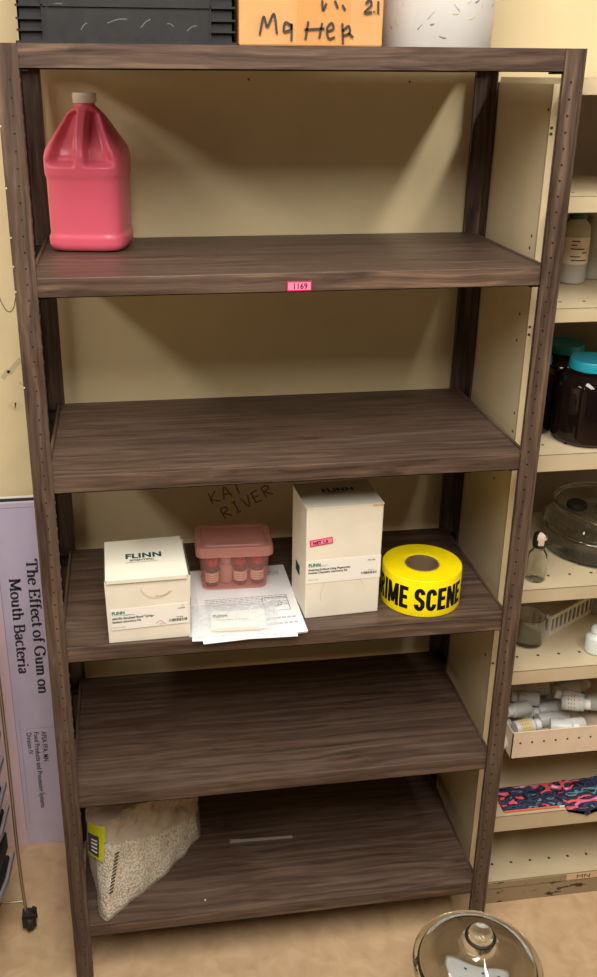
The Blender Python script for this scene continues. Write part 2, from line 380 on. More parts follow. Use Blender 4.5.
G = {  # glyph: (advance, strokes); strokes are thick when they run upright
 'T': (.82, [[(.4, 0), (.4, .97)], [(.03, .97), (.77, .97)], [(.05, .97), (.04, .76)], [(.75, .97), (.76, .76)], sf(.4, .02)]),
 'h': (.70, [[(.17, 0), (.17, 1)], [(.2, .5), (.33, .64), (.47, .62), (.53, .48), (.53, 0)], sf(.17, .02, .13), sf(.53, .02, .13), [(.03, .98), (.17, .98)]]),
 'e': (.58, [[(.1, .38), (.5, .38)], ell(.31, .33, .23, .32, 8, 320)]),
 'E': (.82, [[(.2, 0), (.2, .98)], [(.04, .97), (.7, .97)], [(.2, .5), (.55, .5)], [(.04, .02), (.72, .02)], [(.69, .98), (.71, .76)], [(.72, .02), (.75, .27)], [(.54, .36), (.54, .64)]]),
 'f': (.44, [[(.2, 0), (.2, .8), (.3, .98), (.46, .94)], [(.05, .64), (.4, .64)], sf(.2, .02, .13)]),
 'c': (.55, [ell(.31, .33, .23, .32, 45, 320)]),
 't': (.42, [[(.2, .88), (.2, .14), (.28, .03), (.4, .1)], [(.05, .64), (.4, .64)]]),
 'o': (.62, [ell(.31, .33, .24, .32, 0, 360)]),
 'G': (.95, [ell(.47, .49, .38, .49, 42, 322, 20), [(.78, .06), (.78, .42)], sf(.74, .44, .15), [(.78, .95), (.77, .7)]]),
 'u': (.70, [[(.17, .64), (.17, .18), (.27, .03), (.42, .05), (.52, .17)], [(.53, .64), (.53, 0)], [(.03, .63), (.17, .63)], [(.4, .63), (.53, .63)], [(.53, .02), (.66, .02)]]),
 'm': (1.02, [[(.17, 0), (.17, .64)], [(.2, .5), (.3, .64), (.43, .6), (.48, .46), (.48, 0)], [(.5, .5), (.62, .64), (.76, .6), (.82, .46), (.82, 0)], sf(.17, .02, .12), sf(.48, .02, .12), sf(.82, .02, .12), [(.04, .63), (.17, .63)]]),
 'n': (.70, [[(.17, 0), (.17, .64)], [(.2, .5), (.33, .64), (.47, .62), (.53, .48), (.53, 0)], sf(.17, .02, .13), sf(.53, .02, .13), [(.03, .63), (.17, .63)]]),
 'M': (1.12, [[(.17, 0), (.17, .98)], [(.2, .97), (.55, .1)], [(.55, .08), (.88, .97)], [(.9, 0), (.9, .98)], sf(.15, .02, .13), sf(.92, .02, .17), [(.03, .97), (.25, .97)], [(.86, .97), (1.06, .97)]]),
 'a': (.60, [[(.12, .5), (.2, .62), (.36, .64), (.43, .5), (.43, .1), (.56, .06)], [(.43, .38), (.18, .3), (.1, .14), (.22, .02), (.42, .12)]]),
 'B': (.82, [[(.2, 0), (.2, .98)], [(.04, .97), (.45, .97), (.62, .86), (.6, .6), (.42, .52), (.2, .52)], [(.42, .52), (.66, .44), (.7, .16), (.5, .02), (.04, .02)]]),
 'r': (.50, [[(.17, 0), (.17, .64)], [(.19, .44), (.28, .6), (.42, .62)], sf(.17, .02, .13), [(.03, .63), (.17, .63)], [(.42, .62), (.43, .5)]]),
 'i': (.36, [[(.18, 0), (.18, .64)], [(.18, .84), (.18, .98)], sf(.18, .02, .13), [(.05, .63), (.18, .63)]]), ' ': (.30, [])}
def serif_line(b, txt, z0, z1, xb, cap, y):
    tot = sum(G[c][0] for c in txt); sx = (z0-z1)/tot; x = 0
    mp_ = lambda u, v: (xb+v*cap+.14, y-PY, z0-u*sx-FZ)
    for c in txt:
        for st in G[c][1]: b.stroke([(x+p, q) for p, q in st], tw(.20, .085), mp_, SER)
        x += G[c][0]
b = MB(); serif_line(b, 'The Effect of Gum on', .768, .408, -.0765, .0245, .4062); serif_line(b, 'Mouth Bacteria', .722, .467, -.1175, .0245, .4062)
b.build('title_lettering', pb, recalc=False, label='dark serif title lettering')
b = MB()
for txt, xb in (('AFSA FFA, MN', -.0795), ('Food Products and Processing Systems', -.0975), ('Division IV', -.1145)):
    b.text(txt, .0165, (lambda xb: lambda u, v: (xb+v+.14, .4062-PY, .300-u-FZ))(xb), SER, cx=.86, bold=.0003)
b.build('small_lettering', pb, recalc=False)

# ------------------------------------------------------------------ rolling cart at the left edge
CHROME = mat('chrome', (175, 170, 160), .35, metal=1); BLK = mat('black_plastic', (30, 30, 31), .45, .5, noise_amt=.1, noise_scale=60); GREY = mat('grey_plastic_rim', (128, 124, 126), .45); CAST = mat('caster_rubber', (38, 34, 32), .6)
ct = thing('rolling_cart', 'chrome wire rolling cart with black trays in front of the lilac poster', 'cart', (-.25, .05, FZ))
cm = lambda b: [(x+.25, y-.05, z-FZ) for x, y, z in b.v]
for px_, py_ in ((-.119, .15), (-.63, .15), (-.63, -.43), (-.236, -.43)):
    b = MB(); b.tube([(px_+.002, py_, FZ+.038), (px_-.001, py_, .1), (px_-.002, py_, .2), (px_, py_, .45), (px_, py_, 1.06)], .0036, CHROME, 10); b.v = cm(b); b.build('pole', ct)
    b = MB(); R_ = Matrix.Translation((px_+.006, py_, FZ+.0215)) @ Matrix.Rotation(radians(18), 4, 'Z') @ Matrix.Rotation(pi/2, 4, 'Y')
    b.lathe([(0, -.009), (.017, -.009), (.0212, -.005), (.0212, .005), (.017, .009), (0, .009)], CAST, 24, R_)
    b.v = cm(b); cs = b.build('caster', ct)
    b = MB(); b.tube([(px_+.003, py_, FZ+.048), (px_+.004, py_, FZ+.03)], .0035, CHROME, 8)
    b.box(px_-.007, px_+.024, py_-.013, py_-.010, FZ+.016, FZ+.046, CAST); b.box(px_-.007, px_+.024, py_+.010, py_+.013, FZ+.016, FZ+.046, CAST); b.box(px_-.007, px_+.024, py_-.013, py_+.013, FZ+.0435, FZ+.047, CAST)
    b.box(px_+.016, px_+.022, py_-.004, py_+.004, FZ+.044, FZ+.060, CAST)
    b.v = cm(b); b.build('fork', cs)
for k, zt in enumerate((.188, .253, .317, .379, .445, .51, .575, .64, .705, .77, .835, .90, .965, 1.03)):  # upper trays, height and front reach are unseen, added to shade the lower left
    b = MB(); x1 = -.133; PG = [(-.137, .142), (-.148, .045), (-.160, .008), (-.175, -.05), (-.225, -.42), (-.62, -.42), (-.62, .142)]; b.add([(x, y, zt-.048) for x, y in PG]+[(x, y, zt-.004) for x, y in PG], [tuple(range(7)), tuple(range(7, 14))]+[(i, (i+1) % 7, (i+1) % 7+7, i+7) for i in range(7)], BLK); b.v = cm(b); tr = b.build('tray', ct, .004)
    if k != 1:
        b = MB(); P_ = [(x1, .148, zt), (x1-.002, .12, zt), (x1-.005, .07, zt-.001), (x1-.013, .035, zt-.002), (x1-.023, .005, zt-.003), (x1-.040, -.05, zt-.004), (x1-.088, -.41, zt-.004)]
        vs = []; fs = []
        for i, p in enumerate(P_):
            t = Vector(P_[min(i+1, 6)])-Vector(P_[max(i-1, 0)]); nn = Vector((-t.y, t.x, 0)).normalized()
            for du, dz in ((0, 0), (.006, .001), (.0065, -.012), (0, -.012)): vs.append(Vector(p)+nn*du+Vector((0, 0, dz)))
        for i in range(6):
            for j in range(4): fs.append((i*4+j, i*4+(j+1) % 4, (i+1)*4+(j+1) % 4, (i+1)*4+j))
        fs += [(3, 2, 1, 0), (24, 25, 26, 27)]
        b.add(vs, fs, GREY); b.v = cm(b); b.build('rim', tr, label='light grey rim of the tray')
b = MB(); b.tube([(-.63, .15, .037), (-.122, .15, .0365)], .0035, CHROME, 10); b.v = cm(b); b.build('crossbar', ct)
b = MB(); b.tube([(-.63, .15, 1.055), (-.119, .15, 1.055)], .0035, CHROME, 10); b.tube([(-.63, -.43, 1.055), (-.63, .15, 1.055)], .0035, CHROME, 10); b.v = cm(b); b.build('crossbar', ct)

# ------------------------------------------------------------------ on top of the unit
ZT = H+.0002
BK = mat('black_crate_plastic', (36, 36, 37), .42, .5, noise_amt=.15, noise_scale=40)
cr = thing('storage_crate', 'black ribbed plastic crate on top of the dark shelving unit', 'crate', (.196, .21, ZT))
b = MB(); x0, x1, y0, y1, h = -.163, .163, -.158, .158, .27
b.box(x0, x1, y0, y1, .001, .004, BK)
b.box(x0+.036, x1-.036, y0, y0+.003, .004, h, BK); b.box(x0, x1, y1-.003, y1, .004, h, BK); b.box(x0, x0+.003, y0+.006, y1, .004, h, BK); b.box(x1-.003, x1, y0+.006, y1, .004, h, BK)
b.box(x0, x0+.037, y0+.006, y0+.009, .004, h, BK); b.box(x1-.037, x1, y0+.006, y0+.009, .004, h, BK)
b.build('body', cr)
b = MB()
for z in (.001, .018, .034, .052, .07, .1, .13, .2, .267):
    b.box(x0-.002, x0+.038, y0-.001, y0+.008, z, z+.0028, BK); b.box(x1-.038, x1+.002, y0-.001, y0+.008, z, z+.0028, BK)
b.box(x0-.004, x1+.004, y0-.004, y0+.004, .0, .0045, BK); b.box(x0+.036, x1-.036, y0-.003, y0+.001, .052, .055, BK); b.box(x0-.004, x1+.004, y0-.004, y0+.004, h-.005, h, BK)
for i in range(8): b.box(x0+.066+i*.0275, x0+.068+i*.0275, y0-.003, y0, .004, .011, BK)
for x in (x0+.036, x1-.038): b.box(x, x+.002, y0-.003, y0+.008, .004, h, BK)
b.build('ribs', cr)
b = MB(); SC = mat('pale_scratch', (92, 92, 94), .6)
for (u, v), (u2, v2) in (((-.03, .03), (.0, .036)), ((.02, .024), (.035, .036)), ((.06, .03), (.07, .026)), ((-.12, .05), (-.095, .056)), ((-.07, .02), (-.06, .03)), ((.09, .02), (.105, .028))):
    b.stroke([(u, v), ((u+u2)/2, (v+v2)/2+.002), (u2, v2)], .0016, front(0, 0, y0-.0004), SC)
b.build('scratches', cr, recalc=False)

CARD = mat('tan_cardboard', (206, 154, 102), .75, .2, noise_amt=.04, noise_scale=20)
cb = thing('cardboard_box', 'tan cardboard box marked Matter 2.1 on top of the unit', 'box', (.481, .19, ZT))
b = MB(); b.box(-.115, .113, -.14, .10, 0, .25, CARD); b.build('body', cb, .003)
b = MB(); f_ = front(-.115, 0, -.1430)
hs = .0052
for st in ([(.018, .016), (.024, .042), (.030, .028), (.040, .046), (.045, .018)], [(.067, .030), (.058, .034), (.056, .022), (.066, .024), (.068, .032), (.068, .008)],
           [(.090, .010), (.094, .036)], [(.112, .012), (.116, .034)], [(.088, .024), (.120, .026)], [(.125, .022), (.134, .026), (.131, .034), (.124, .026), (.127, .012), (.137, .014)],
           [(.150, .004), (.148, .034)], [(.148, .022), (.158, .030), (.160, .020), (.150, .016)], [(.158, .020), (.166, .014)],
           [(.184, .052), (.190, .058), (.193, .050), (.183, .040), (.195, .040)], [(.198, .040), (.1985, .042)], [(.204, .056), (.2045, .038)],
           [(.115, .066), (.117, .052), (.122, .062)], [(.135, .066), (.140, .055)], [(.147, .06), (.152, .052)]):
    b.stroke([(p*1.0+.014, q+(.010 if p > .18 else 0)) for p, q in st], .0036, f_, MARKER)
b.build('marker_lettering', cb, recalc=False, label='handwritten marker words on the box')
PT = clear_film('packing_tape', (225, 170, 105), .45, .15); b = MB()
vs = []; nx, nz = 14, 12
for j in range(nz+1):
    for i in range(nx+1):
        u = .090+i*.085/nx; v = .002+j*.11/nz; vs.append((u-.115, -.1412-.0012*abs(noise.noise(Vector((u*70, v*70, 1)))), v))
b.add(vs, [(j*(nx+1)+i, j*(nx+1)+i+1, (j+1)*(nx+1)+i+1, (j+1)*(nx+1)+i) for j in range(nz) for i in range(nx)], PT, True); b.build('packing_tape', cb, label='wrinkled clear packing tape', recalc=False)

bu = thing('plastic_bucket', 'scuffed white plastic bucket on top of the unit', 'bucket', (.716, .172, ZT))
BW = mat('white_bucket_plastic', (214, 212, 208), .4, noise_amt=.03, noise_scale=12)
b = MB(); b.lathe([(0, .002), (.094, .0), (.0965, .003), (.1, .1), (.105, .26), (.1, .262), (.096, .255), (.0925, .006), (0, .006)], BW, 64); b.build('body', bu)
b = MB(); b.lathe([(.1035, .225), (.11, .226), (.11, .232), (.1035, .233)], BW, 64); b.build('rim_band', bu)
b = MB(); rr = random.Random(5)
for i in range(34):
    a = rr.uniform(radians(195), radians(350)); z = rr.uniform(.006, .09); dz = rr.uniform(-.012, .012); da = rr.uniform(-.12, .12)
    b.stroke([(0, 0), (.5, .45), (1, 1)], .0012/.02, (lambda a, z, da, dz: lambda u, v: ((.0968+z*.035+.0004)*cos(a+da*u), (.0968+z*.035+.0004)*sin(a+da*u), z+dz*v+ (v-u)*.02))(a, z, da, dz), rr.choice([GREYINK, SMUDGE2]))
b.build('scuffs', bu, recalc=False)

# ------------------------------------------------------------------ pink jug on the second shelf
PINK = mat('pink_liquid_plastic', (226, 100, 124), .32, .5, coat=.15); PINK.node_tree.nodes['Principled BSDF'].inputs['Subsurface Weight'].default_value = .25
PINK.node_tree.nodes['Principled BSDF'].inputs['Subsurface Radius'].default_value = (.03, .008, .008)
CAPW = mat('white_cap', (226, 216, 206), .45)
jg = thing('gallon_jug', 'pink liquid filled gallon jug with white cap on the second shelf', 'jug', (.1165, .303, LV[0]+.0004), radians(-11))
def sq(a, p):  # superellipse radius 1
    c, s_ = cos(a), sin(a); return (abs(c)**p+abs(s_)**p)**(-1/p)
prof = [(0, 0), (.06, .0), (.069, .003), (.0735, .012), (.0738, .026), (.0715, .030), (.0710, .034), (.0715, .08), (.0718, .125), (.0722, .131), (.0742, .135), (.0748, .150), (.0745, .166), (.071, .180), (.063, .196), (.054, .211), (.045, .224), (.036, .236), (.026, .246), (.0195, .251), (.0185, .258), (.0185, .262)]
# refine profile
pr = []
for i in range(len(prof)-1):
    n_ = max(1, int((Vector(prof[i+1])-Vector(prof[i])).length/.0035))
    for k in range(n_): t = k/n_; pr.append((prof[i][0]*(1-t)+prof[i+1][0]*t, prof[i][1]*(1-t)+prof[i+1][1]*t))
pr.append(prof[-1]); n = 144; vs = []; fs = []
sst = lambda a, b_, x: (lambda t: t*t*(3-2*t))(min(1, max(0, (x-a)/(b_-a))))
for r, z in pr:
    k = 1-sst(.17, .245, z)
    for i in range(n):
        a = 2*pi*i/n; r_q = r*.972; rr_ = r_q*(1+(sq(a, 5)-1)*k*.93)
        x, y = rr_*cos(a), rr_*sin(a)
        if r > .0 and z > .138 and y < 0:
            zz = sst(.150, .160, z)*(1-sst(.236, .246, z)); au = abs(x)
            lim = .0655-(z-.15)*.40
            d = sst(.0070, .0125, au)*(1-sst(lim-.016, lim+.002, au))*zz
            y += d*min(.021, max(0, -y-.004))
        vs.append((x, y, z))
for j in range(len(pr)-1):
    for i in range(n): fs.append((j*n+i, j*n+(i+1) % n, (j+1)*n+(i+1) % n, (j+1)*n+i))
b = MB(); b.add(vs, fs, PINK, True); jb = b.build('bottle', jg)
for p_ in jb.data.polygons: p_.use_smooth = True
jb.data.set_sharp_from_angle(angle=radians(75))
b = MB(); b.lathe([(0, .256), (.0205, .256), (.0212, .258), (.0212, .271), (.020, .273), (0, .273)], CAPW, 48)
for i in range(40): a = 2*pi*i/40; b.box(-.0005, .0005, .0208, .0216, .258, .270, CAPW, Matrix.Rotation(a, 4, 'Z'))
b.build('cap', jg, label='ribbed white screw cap')

# ------------------------------------------------------------------ third shelf items
Z3 = LV[2]+.0004
BOXW = mat('white_carton', (234, 227, 210), .6, .3, noise_amt=.03, noise_scale=14); LABW = mat('white_paper', (240, 238, 230), .55); LIDW = mat('white_lid_card', (232, 228, 212), .5)
STAIN = mat('brown_stain', (212, 184, 136), .7); REDS = mat('faint_red_stain', (205, 160, 150), .7); WARN = mat('worn_paper', (226, 215, 192), .7)
def bars(b, x0, z0, w_, h, y, m_=BLACKINK):
    r = random.Random(2); x = x0
    while x < x0+w_:
        q = r.choice([.0007, .0012, .0018]); b.quad(x-0, z0, x+q, z0+h, lambda u, v: (u, y, v), m_); x += q+r.choice([.0007, .0012])
fb = thing('kit_box', 'squat white carton with open-creased lid and stained front, left of pink tub', 'box', (.187, .085, Z3), radians(1.5))
b = MB(); w2 = .078; d2 = .073; hh = .1325
vs = [(-w2+.002, -d2, 0), (w2-.002, -d2, 0), (w2-.002, d2, 0), (-w2+.002, d2, 0), (-w2-.001, -d2-.001, hh), (w2+.001, -d2-.001, hh), (w2, d2, hh), (-w2, d2, hh)]
b.add(vs, [(0, 3, 2, 1), (0, 1, 5, 4), (1, 2, 6, 5), (2, 3, 7, 6), (3, 0, 4, 7)], BOXW); b.box(-w2+.002, w2-.002, -d2+.002, d2-.002, hh-.004, hh-.002, BOXW)
b.build('body', fb, .0025)
b = MB(); b.add([(-w2+.001, -d2-.004, hh+.001), (w2-.004, -d2-.004, hh+.002), (w2-.006, d2-.001, hh+.0065), (-w2+.002, d2-.001, hh+.004),
                 (-w2+.001, -d2-.004, hh+.003), (w2-.004, -d2-.004, hh+.004), (w2-.006, d2-.001, hh+.0085), (-w2+.002, d2-.001, hh+.006)],
                [(0, 3, 2, 1), (4, 5, 6, 7), (0, 1, 5, 4), (1, 2, 6, 5), (2, 3, 7, 6), (3, 0, 4, 7)], LIDW)
b.box(-w2+.003, w2-.006, -d2-.0042, -d2-.0028, hh-.0055, hh+.003, LIDW); b.build('lid', fb, .0008)
b = MB(); lm = lambda u, v: (u, -d2+v, hh+.0039+.001*(u+w2)/(2*w2)+v/.146*(.003+.0015*(u+w2)/(2*w2)))
b.text('FLINN', .024, lambda u, v: lm(u-.038, v+.070), TEALINK, cx=.98, bold=.0010); b.text('SCIENTIFIC', .0095, lambda u, v: lm(u-.030, v+.0585), TEALINK, cx=.95, bold=.0003)
b.quad(-.038, .0535, .022, .0545, lm, GREYINK); b.build('lid_lettering', fb, recalc=False)
b = MB(); b.box(-w2+.009, w2-.004, -d2-.0016, -d2-.0012, .030, .0735, LABW); sl = b.build('label', fb, label='white printed label on the front')
sl.rotation_euler = (0, radians(-1.5), 0)
b = MB(); yq = -d2-.0019; q = lambda x, z: front(x, z, yq)
b.text('FLINN', .0085, q(-.067, .063), GREENINK, bold=.0004); b.quad(-.067, .0608, -.030, .0612, lambda u, v: (u, yq, v), GREENINK); b.text('SCIENTIFIC INC.', .003, q(-.045, .0585), GREYINK)
b.text('ABO/Rh Simulated Blood Typing--', .0064, q(-.067, .0520), BLACKINK, bold=.0002, cx=.86); b.text('Student Laboratory Kit', .0064, q(-.067, .0450), BLACKINK, bold=.0002, cx=.86)
b.text('Batavia, IL 60510', .0035, q(-.067, .0345), GREYINK); bars(b, .038, .036, .032, .006, yq); b.text('FB1682', .004, q(.052, .0435), BLACKINK)
b.add([q(.060, .065)(0, 0), q(.060, .065)(.010, 0), q(.060, .065)(.005, .009)], [(0, 1, 2)], WARN); b.quad(.055, .0625, .069, .0638, lambda u, v: (u, yq, v), GREYINK)
b.build('label_lettering', sl, recalc=False)
b = MB(); f_ = front(0, 0, -d2-.0014)
b.stroke(ell(.015, .117, .029, .026, 190, 330, 16), lambda t: .0012+.0018*abs(t.x), f_, mat('pale_brown_ring', (222, 204, 168), .7)); b.stroke(ell(.022, .114, .026, .020, 250, 325, 10), .0018, f_, STAIN)
b.stroke([(.012, .036), (.020, .041), (.026, .038), (.03, .034)], .0012, front(0, 0, -d2-.0021), REDS); b.stroke([(.018, .034), (.026, .035)], .001, front(0, 0, -d2-.0021), REDS)
b.build('stains', fb, recalc=False, label='brown ring stain')

tb = thing('kit_box', 'tall white carton with small pink tag, beside the yellow tape roll', 'box', (.5625, .1085, Z3), radians(3.2))
b = MB(); w2 = .0755; d2 = .0585; hh = .236
b.add([(-w2+.001, -d2, 0), (w2-.001, -d2, 0), (w2-.001, d2, 0), (-w2+.001, d2, 0), (-w2, -d2, hh), (w2, -d2, hh), (w2, d2, hh), (-w2, d2, hh)],
      [(0, 3, 2, 1), (0, 1, 5, 4), (1, 2, 6, 5), (2, 3, 7, 6), (3, 0, 4, 7)], BOXW); b.build('body', tb, .002)
b = MB(); b.box(-w2-.0006, w2+.0006, -d2-.0008, d2, hh-.0004, hh+.0014, LIDW); b.box(w2-.022, w2-.002, -d2-.0012, -d2-.0006, hh-.003, hh+.0012, STAIN); b.build('lid', tb, .0006)
b = MB(); lm = lambda u, v: (u, v, hh+.0018); b.text('FLINN', .022, lambda u, v: lm(u-.028, v+.010), TEALINK, bold=.001); b.text('SCIENTIFIC', .008, lambda u, v: lm(u-.024, v+.001), TEALINK); b.build('lid_lettering', tb, recalc=False)
b = MB(); b.box(-w2+.0006, w2-.0006, -d2-.0007, -d2-.0003, .078, .127, LABW); sl = b.build('label', tb, label='white printed label across the front')
b = MB(); yq = -d2-.0010; q = lambda x, z: front(x, z, yq)
b.text('FLINN', .0085, q(-.070, .115), GREENINK, bold=.0004); b.quad(-.070, .1135, -.035, .1139, lambda u, v: (u, yq, v), GREENINK); b.text('SCIENTIFIC INC.', .0028, q(-.05, .1145), GREYINK)
b.text('Analyzing Evidence Using Fingerprints', .0062, q(-.070, .1055), BLACKINK, bold=.0002, cx=.86); b.text('Forensic Chemistry Laboratory Kit', .0062, q(-.070, .099), BLACKINK, bold=.0002, cx=.86)
b.text('Batavia, IL 60510', .003, q(-.070, .085), GREYINK); b.text('FB1585', .0052, q(.048, .1165), BLACKINK); bars(b, .036, .088, .031, .0055, yq); b.text('AP4622', .0035, q(.050, .0955), GREYINK)
b.build('label_lettering', sl, recalc=False)
b = MB(); T_ = Matrix.Translation((-.046, 0, .1665)) @ Matrix.Rotation(radians(-6), 4, 'Y'); b.box(-.0225, .0225, -d2-.0012, -d2-.0004, -.0068, .0068, tagd, T_); b.box(-.0205, .0205, -d2-.0015, -d2-.0011, -.0050, .0050, tagm, T_)
o = b.build('price_tag', tb, .0008, label='bright pink price tag'); b = MB(); b.text('NET 1.5', .0085, lambda u, v: T_ @ Vector((u-.0165, -d2-.0018, v-.003)), BLACKINK, bold=.0004); b.build('tag_lettering', o, recalc=False)
b = MB(); b.stroke(ell(.0, .05, .044, .045, 20, 200, 20), .0009, front(0, 0, -d2-.0004), mat('faint_crease', (205, 196, 176), .7)); b.box(-w2-.0004, -w2, -.01, .02, .07, .09, BLACKINK); b.build('creases', tb, recalc=False)

# yellow barrier tape roll
YE = mat('yellow_tape', (250, 226, 10), .3, .5, coat=.2, noise_amt=.03, noise_scale=50); CORE = mat('brown_cardboard_core', (122, 98, 74), .8)
R_, r_, hh = .0800, .0345, .080
tr = thing('barrier_tape', 'yellow CRIME SCENE barrier tape roll standing on its side-end on third shelf', 'tape', (.7395, .0975, Z3))
tr['label'] = 'yellow roll of CRIME SCENE barrier tape lying flat on the third shelf'
b = MB(); b.lathe([(r_, 0), (R_-.002, 0), (R_, .0015), (R_, hh-.002), (R_-.0015, hh), (R_-.012, hh-.0008), (r_+.008, hh-.0002), (r_+.001, hh-.001), (r_, hh-.002), (r_, 0)], YE, 96); b.build('roll', tr)
b = MB(); b.lathe([(r_-.0005, 0), (r_-.0005, hh-.001), (r_-.003, hh-.0015), (r_-.0035, hh-.004), (r_-.0035, .0), (r_-.0005, 0)], CORE, 64); b.lathe([(0, .012), (r_-.0035, .012)], CORE, 64); b.build('core', tr, label='brown cardboard core')
b = MB()
def wrap(a0): return lambda u, v: ((R_+.0004)*cos(a0+u/R_), (R_+.0004)*sin(a0+u/R_), v)
# heavy condensed capitals, 1 unit high
def bl(*pts): # straight strokes cut short so they bend round the roll
    out = []
    for a, c in zip(pts[:-1], pts[1:]): out += [(a[0]+(c[0]-a[0])*t/4, a[1]+(c[1]-a[1])*t/4) for t in range(4)]
    return out+[pts[-1]]
BG = {'C': (.52, [ell(.24, .70, .14, .21, 0, 180, 10)+[(.10, .5)]+ell(.24, .30, .14, .21, 180, 360, 10)]),
 'R': (.54, [bl((.10, 0), (.10, 1)), bl((.1, .91), (.24, .91))+ell(.25, .73, .14, .18, 80, -80, 8)+bl((.24, .55), (.1, .55)), bl((.26, .52), (.41, 0))]),
 'I': (.25, [bl((.11, 0), (.11, 1))]),
 'M': (.68, [bl((.10, 0), (.10, 1)), bl((.55, 0), (.55, 1)), bl((.13, .96), (.325, .10)), bl((.52, .96), (.325, .10))]),
 'E': (.46, [bl((.10, 0), (.10, 1)), bl((.1, .91), (.42, .91)), bl((.1, .52), (.38, .52)), bl((.1, .09), (.42, .09))]),
 'S': (.52, [ell(.24, .73, .14, .19, 0, 180, 8)+[(.12, .60), (.24, .5), (.36, .40)]+ell(.24, .27, .14, .19, 0, -180, 8)]),
 'N': (.56, [bl((.10, 0), (.10, 1)), bl((.43, 0), (.43, 1)), bl((.12, .96), (.41, .04))]), ' ': (.24, [])}
txt_w = sum(BG[c][0] for c in 'CRIME SCENE'); arc = .232; x = 0; wm = wrap(radians(158)); lh = .049
for c in 'CRIME SCENE':
    for st in BG[c][1]: b.stroke([((x+p)*arc/txt_w, .0150+q*lh) for p, q in st], .0085 if c != 'M' else .0078, wm, BLACKINK)
    x += BG[c][0]; b.build('lettering', tr, recalc=False, label='bold black block lettering')

# paper sheets
PAP = mat('printed_paper', (238, 238, 240), .6, .3)
def sheet(cx_, cy_, z, ang, label, curl=0.0, wdt=.2, hgt=.27, name='instruction_sheet', marks=True):
    t = thing(name, label, 'paper', (cx_, cy_, z), ang, 'instruction sheets under the pink tub')
    b = MB(); n_ = 10; vs = []; fs = []
    hf = lambda u, v: curl*max(0, (u/wdt+.1))**2*max(0, .5-v/hgt)
    for th in (0, .0005):
        for j in range(n_+1):
            for i in range(n_+1):
                u = (i/n_-.5)*wdt; v = (j/n_-.5)*hgt; vs.append((u, v, th+hf(u, v)))
    k = (n_+1)**2; I = lambda i, j, l: l*k+j*(n_+1)+i
    for j in range(n_):
        for i in range(n_):
            fs.append((I(i, j, 1), I(i+1, j, 1), I(i+1, j+1, 1), I(i, j+1, 1))); fs.append((I(i, j, 0), I(i, j+1, 0), I(i+1, j+1, 0), I(i+1, j, 0)))
    for i in range(n_):
        fs += [(I(i, 0, 0), I(i+1, 0, 0), I(i+1, 0, 1), I(i, 0, 1)), (I(i, n_, 0), I(i, n_, 1), I(i+1, n_, 1), I(i+1, n_, 0)), (I(0, i, 0), I(0, i, 1), I(0, i+1, 1), I(0, i+1, 0)), (I(n_, i, 0), I(n_, i+1, 0), I(n_, i+1, 1), I(n_, i, 1))]
    b.add(vs, fs, PAP, True); b.build('sheet', t)
    if marks:
        b = MB(); mf = lambda u, v: (u, v, .0009+hf(u, v)); r = random.Random(int(cx_*1000))
        for j in range(13):
            v = hgt*.42-j*.0062-(.0 if j < 5 else .075)
            if v < -hgt*.46: break
            x = -wdt*.42; xe = wdt*(.42 if j % 4 else .2)
            while x < xe:
                l = r.uniform(.004, .014); x2 = min(x+l, xe); b.quad(x, v, x2, v+.0016, mf, GREYINK); x += l+.0022
        cxm = wdt*.16; fr = [(cxm, -.05), (cxm+.05, -.05), (cxm+.05, .0), (cxm, .0), (cxm, -.05)]
        for a in range(4): b.stroke([fr[a], fr[a+1]], .0012, mf, GREYINK)
        b.stroke(ell(cxm+.025, -.023, .012, .012, 0, 360, 16), .0011, mf, GREYINK); b.stroke(ell(cxm+.024, -.025, .006, .008, 0, 360, 12), .0009, mf, GREYINK)
        for j in range(2):
            v = -hgt*.30-j*.02; x = -.02
            while x < wdt*.44: b.quad(x, v, x+.008, v+.007, mf, mat('pale_grey_print', (185, 185, 190), .7) if 'pale_grey_print' not in bpy.data.materials else bpy.data.materials['pale_grey_print']); x += .010
        b.build('print', t, recalc=False)
    return t
sheet(.378, .125, Z3, radians(4), 'lowest white instruction sheet, its right edge showing beyond the others beneath the pink tub')
sheet(.374, .124, Z3+.0007, radians(-3), 'middle white instruction sheet of the pile beneath the pink tub', .004)
sheet(.386, .1285, Z3+.0014+.0006, radians(1.0), 'topmost white instruction sheet with boxed drawing beneath the pink tub', .005)
ZP = Z3+.0042
# clear zip bag with a labelled card
FILM = clear_film('clear_poly_bag', (240, 243, 245), .30, .06); bg = thing('zip_bag', 'crumpled clear plastic bag holding a small labelled card in front of pink tub', 'bag', (.352, .055, ZP+.001), radians(-3))
b = MB(); nx, ny = 44, 28; vs = []
wb, hb = .175, .115
for side in (1, 0):
    for j in range(ny+1):
        for i in range(nx+1):
            u = (i/nx-.5); v = (j/ny-.5); e_ = max(0, 1-(2*abs(u))**4)*max(0, 1-(2*abs(v))**4)
            nz_ = noise.noise(Vector((u*7+3, v*6, side*5)))*.5+noise.noise(Vector((u*17, v*15, side*9)))*.35
            z = .0012+(.004+.012*(abs(nz_)))*e_ if side else .0006
            vs.append((u*wb*(1+.05*noise.noise(Vector((v*6, 0, 0)))), v*hb+.006*noise.noise(Vector((u*6, 2, 0))), z))
k = (nx+1)*(ny+1); fs = []
for j in range(ny):
    for i in range(nx):
        a = j*(nx+1)+i; fs.append((a, a+1, a+nx+2, a+nx+1)); fs.append((a+k, a+k+nx+1, a+k+nx+2, a+k+1))
for i in range(nx): fs += [(i, i+k, i+k+1, i+1), (ny*(nx+1)+i, ny*(nx+1)+i+1, ny*(nx+1)+i+1+k, ny*(nx+1)+i+k)]
b.add(vs, fs, FILM, True); b.build('film', bg)
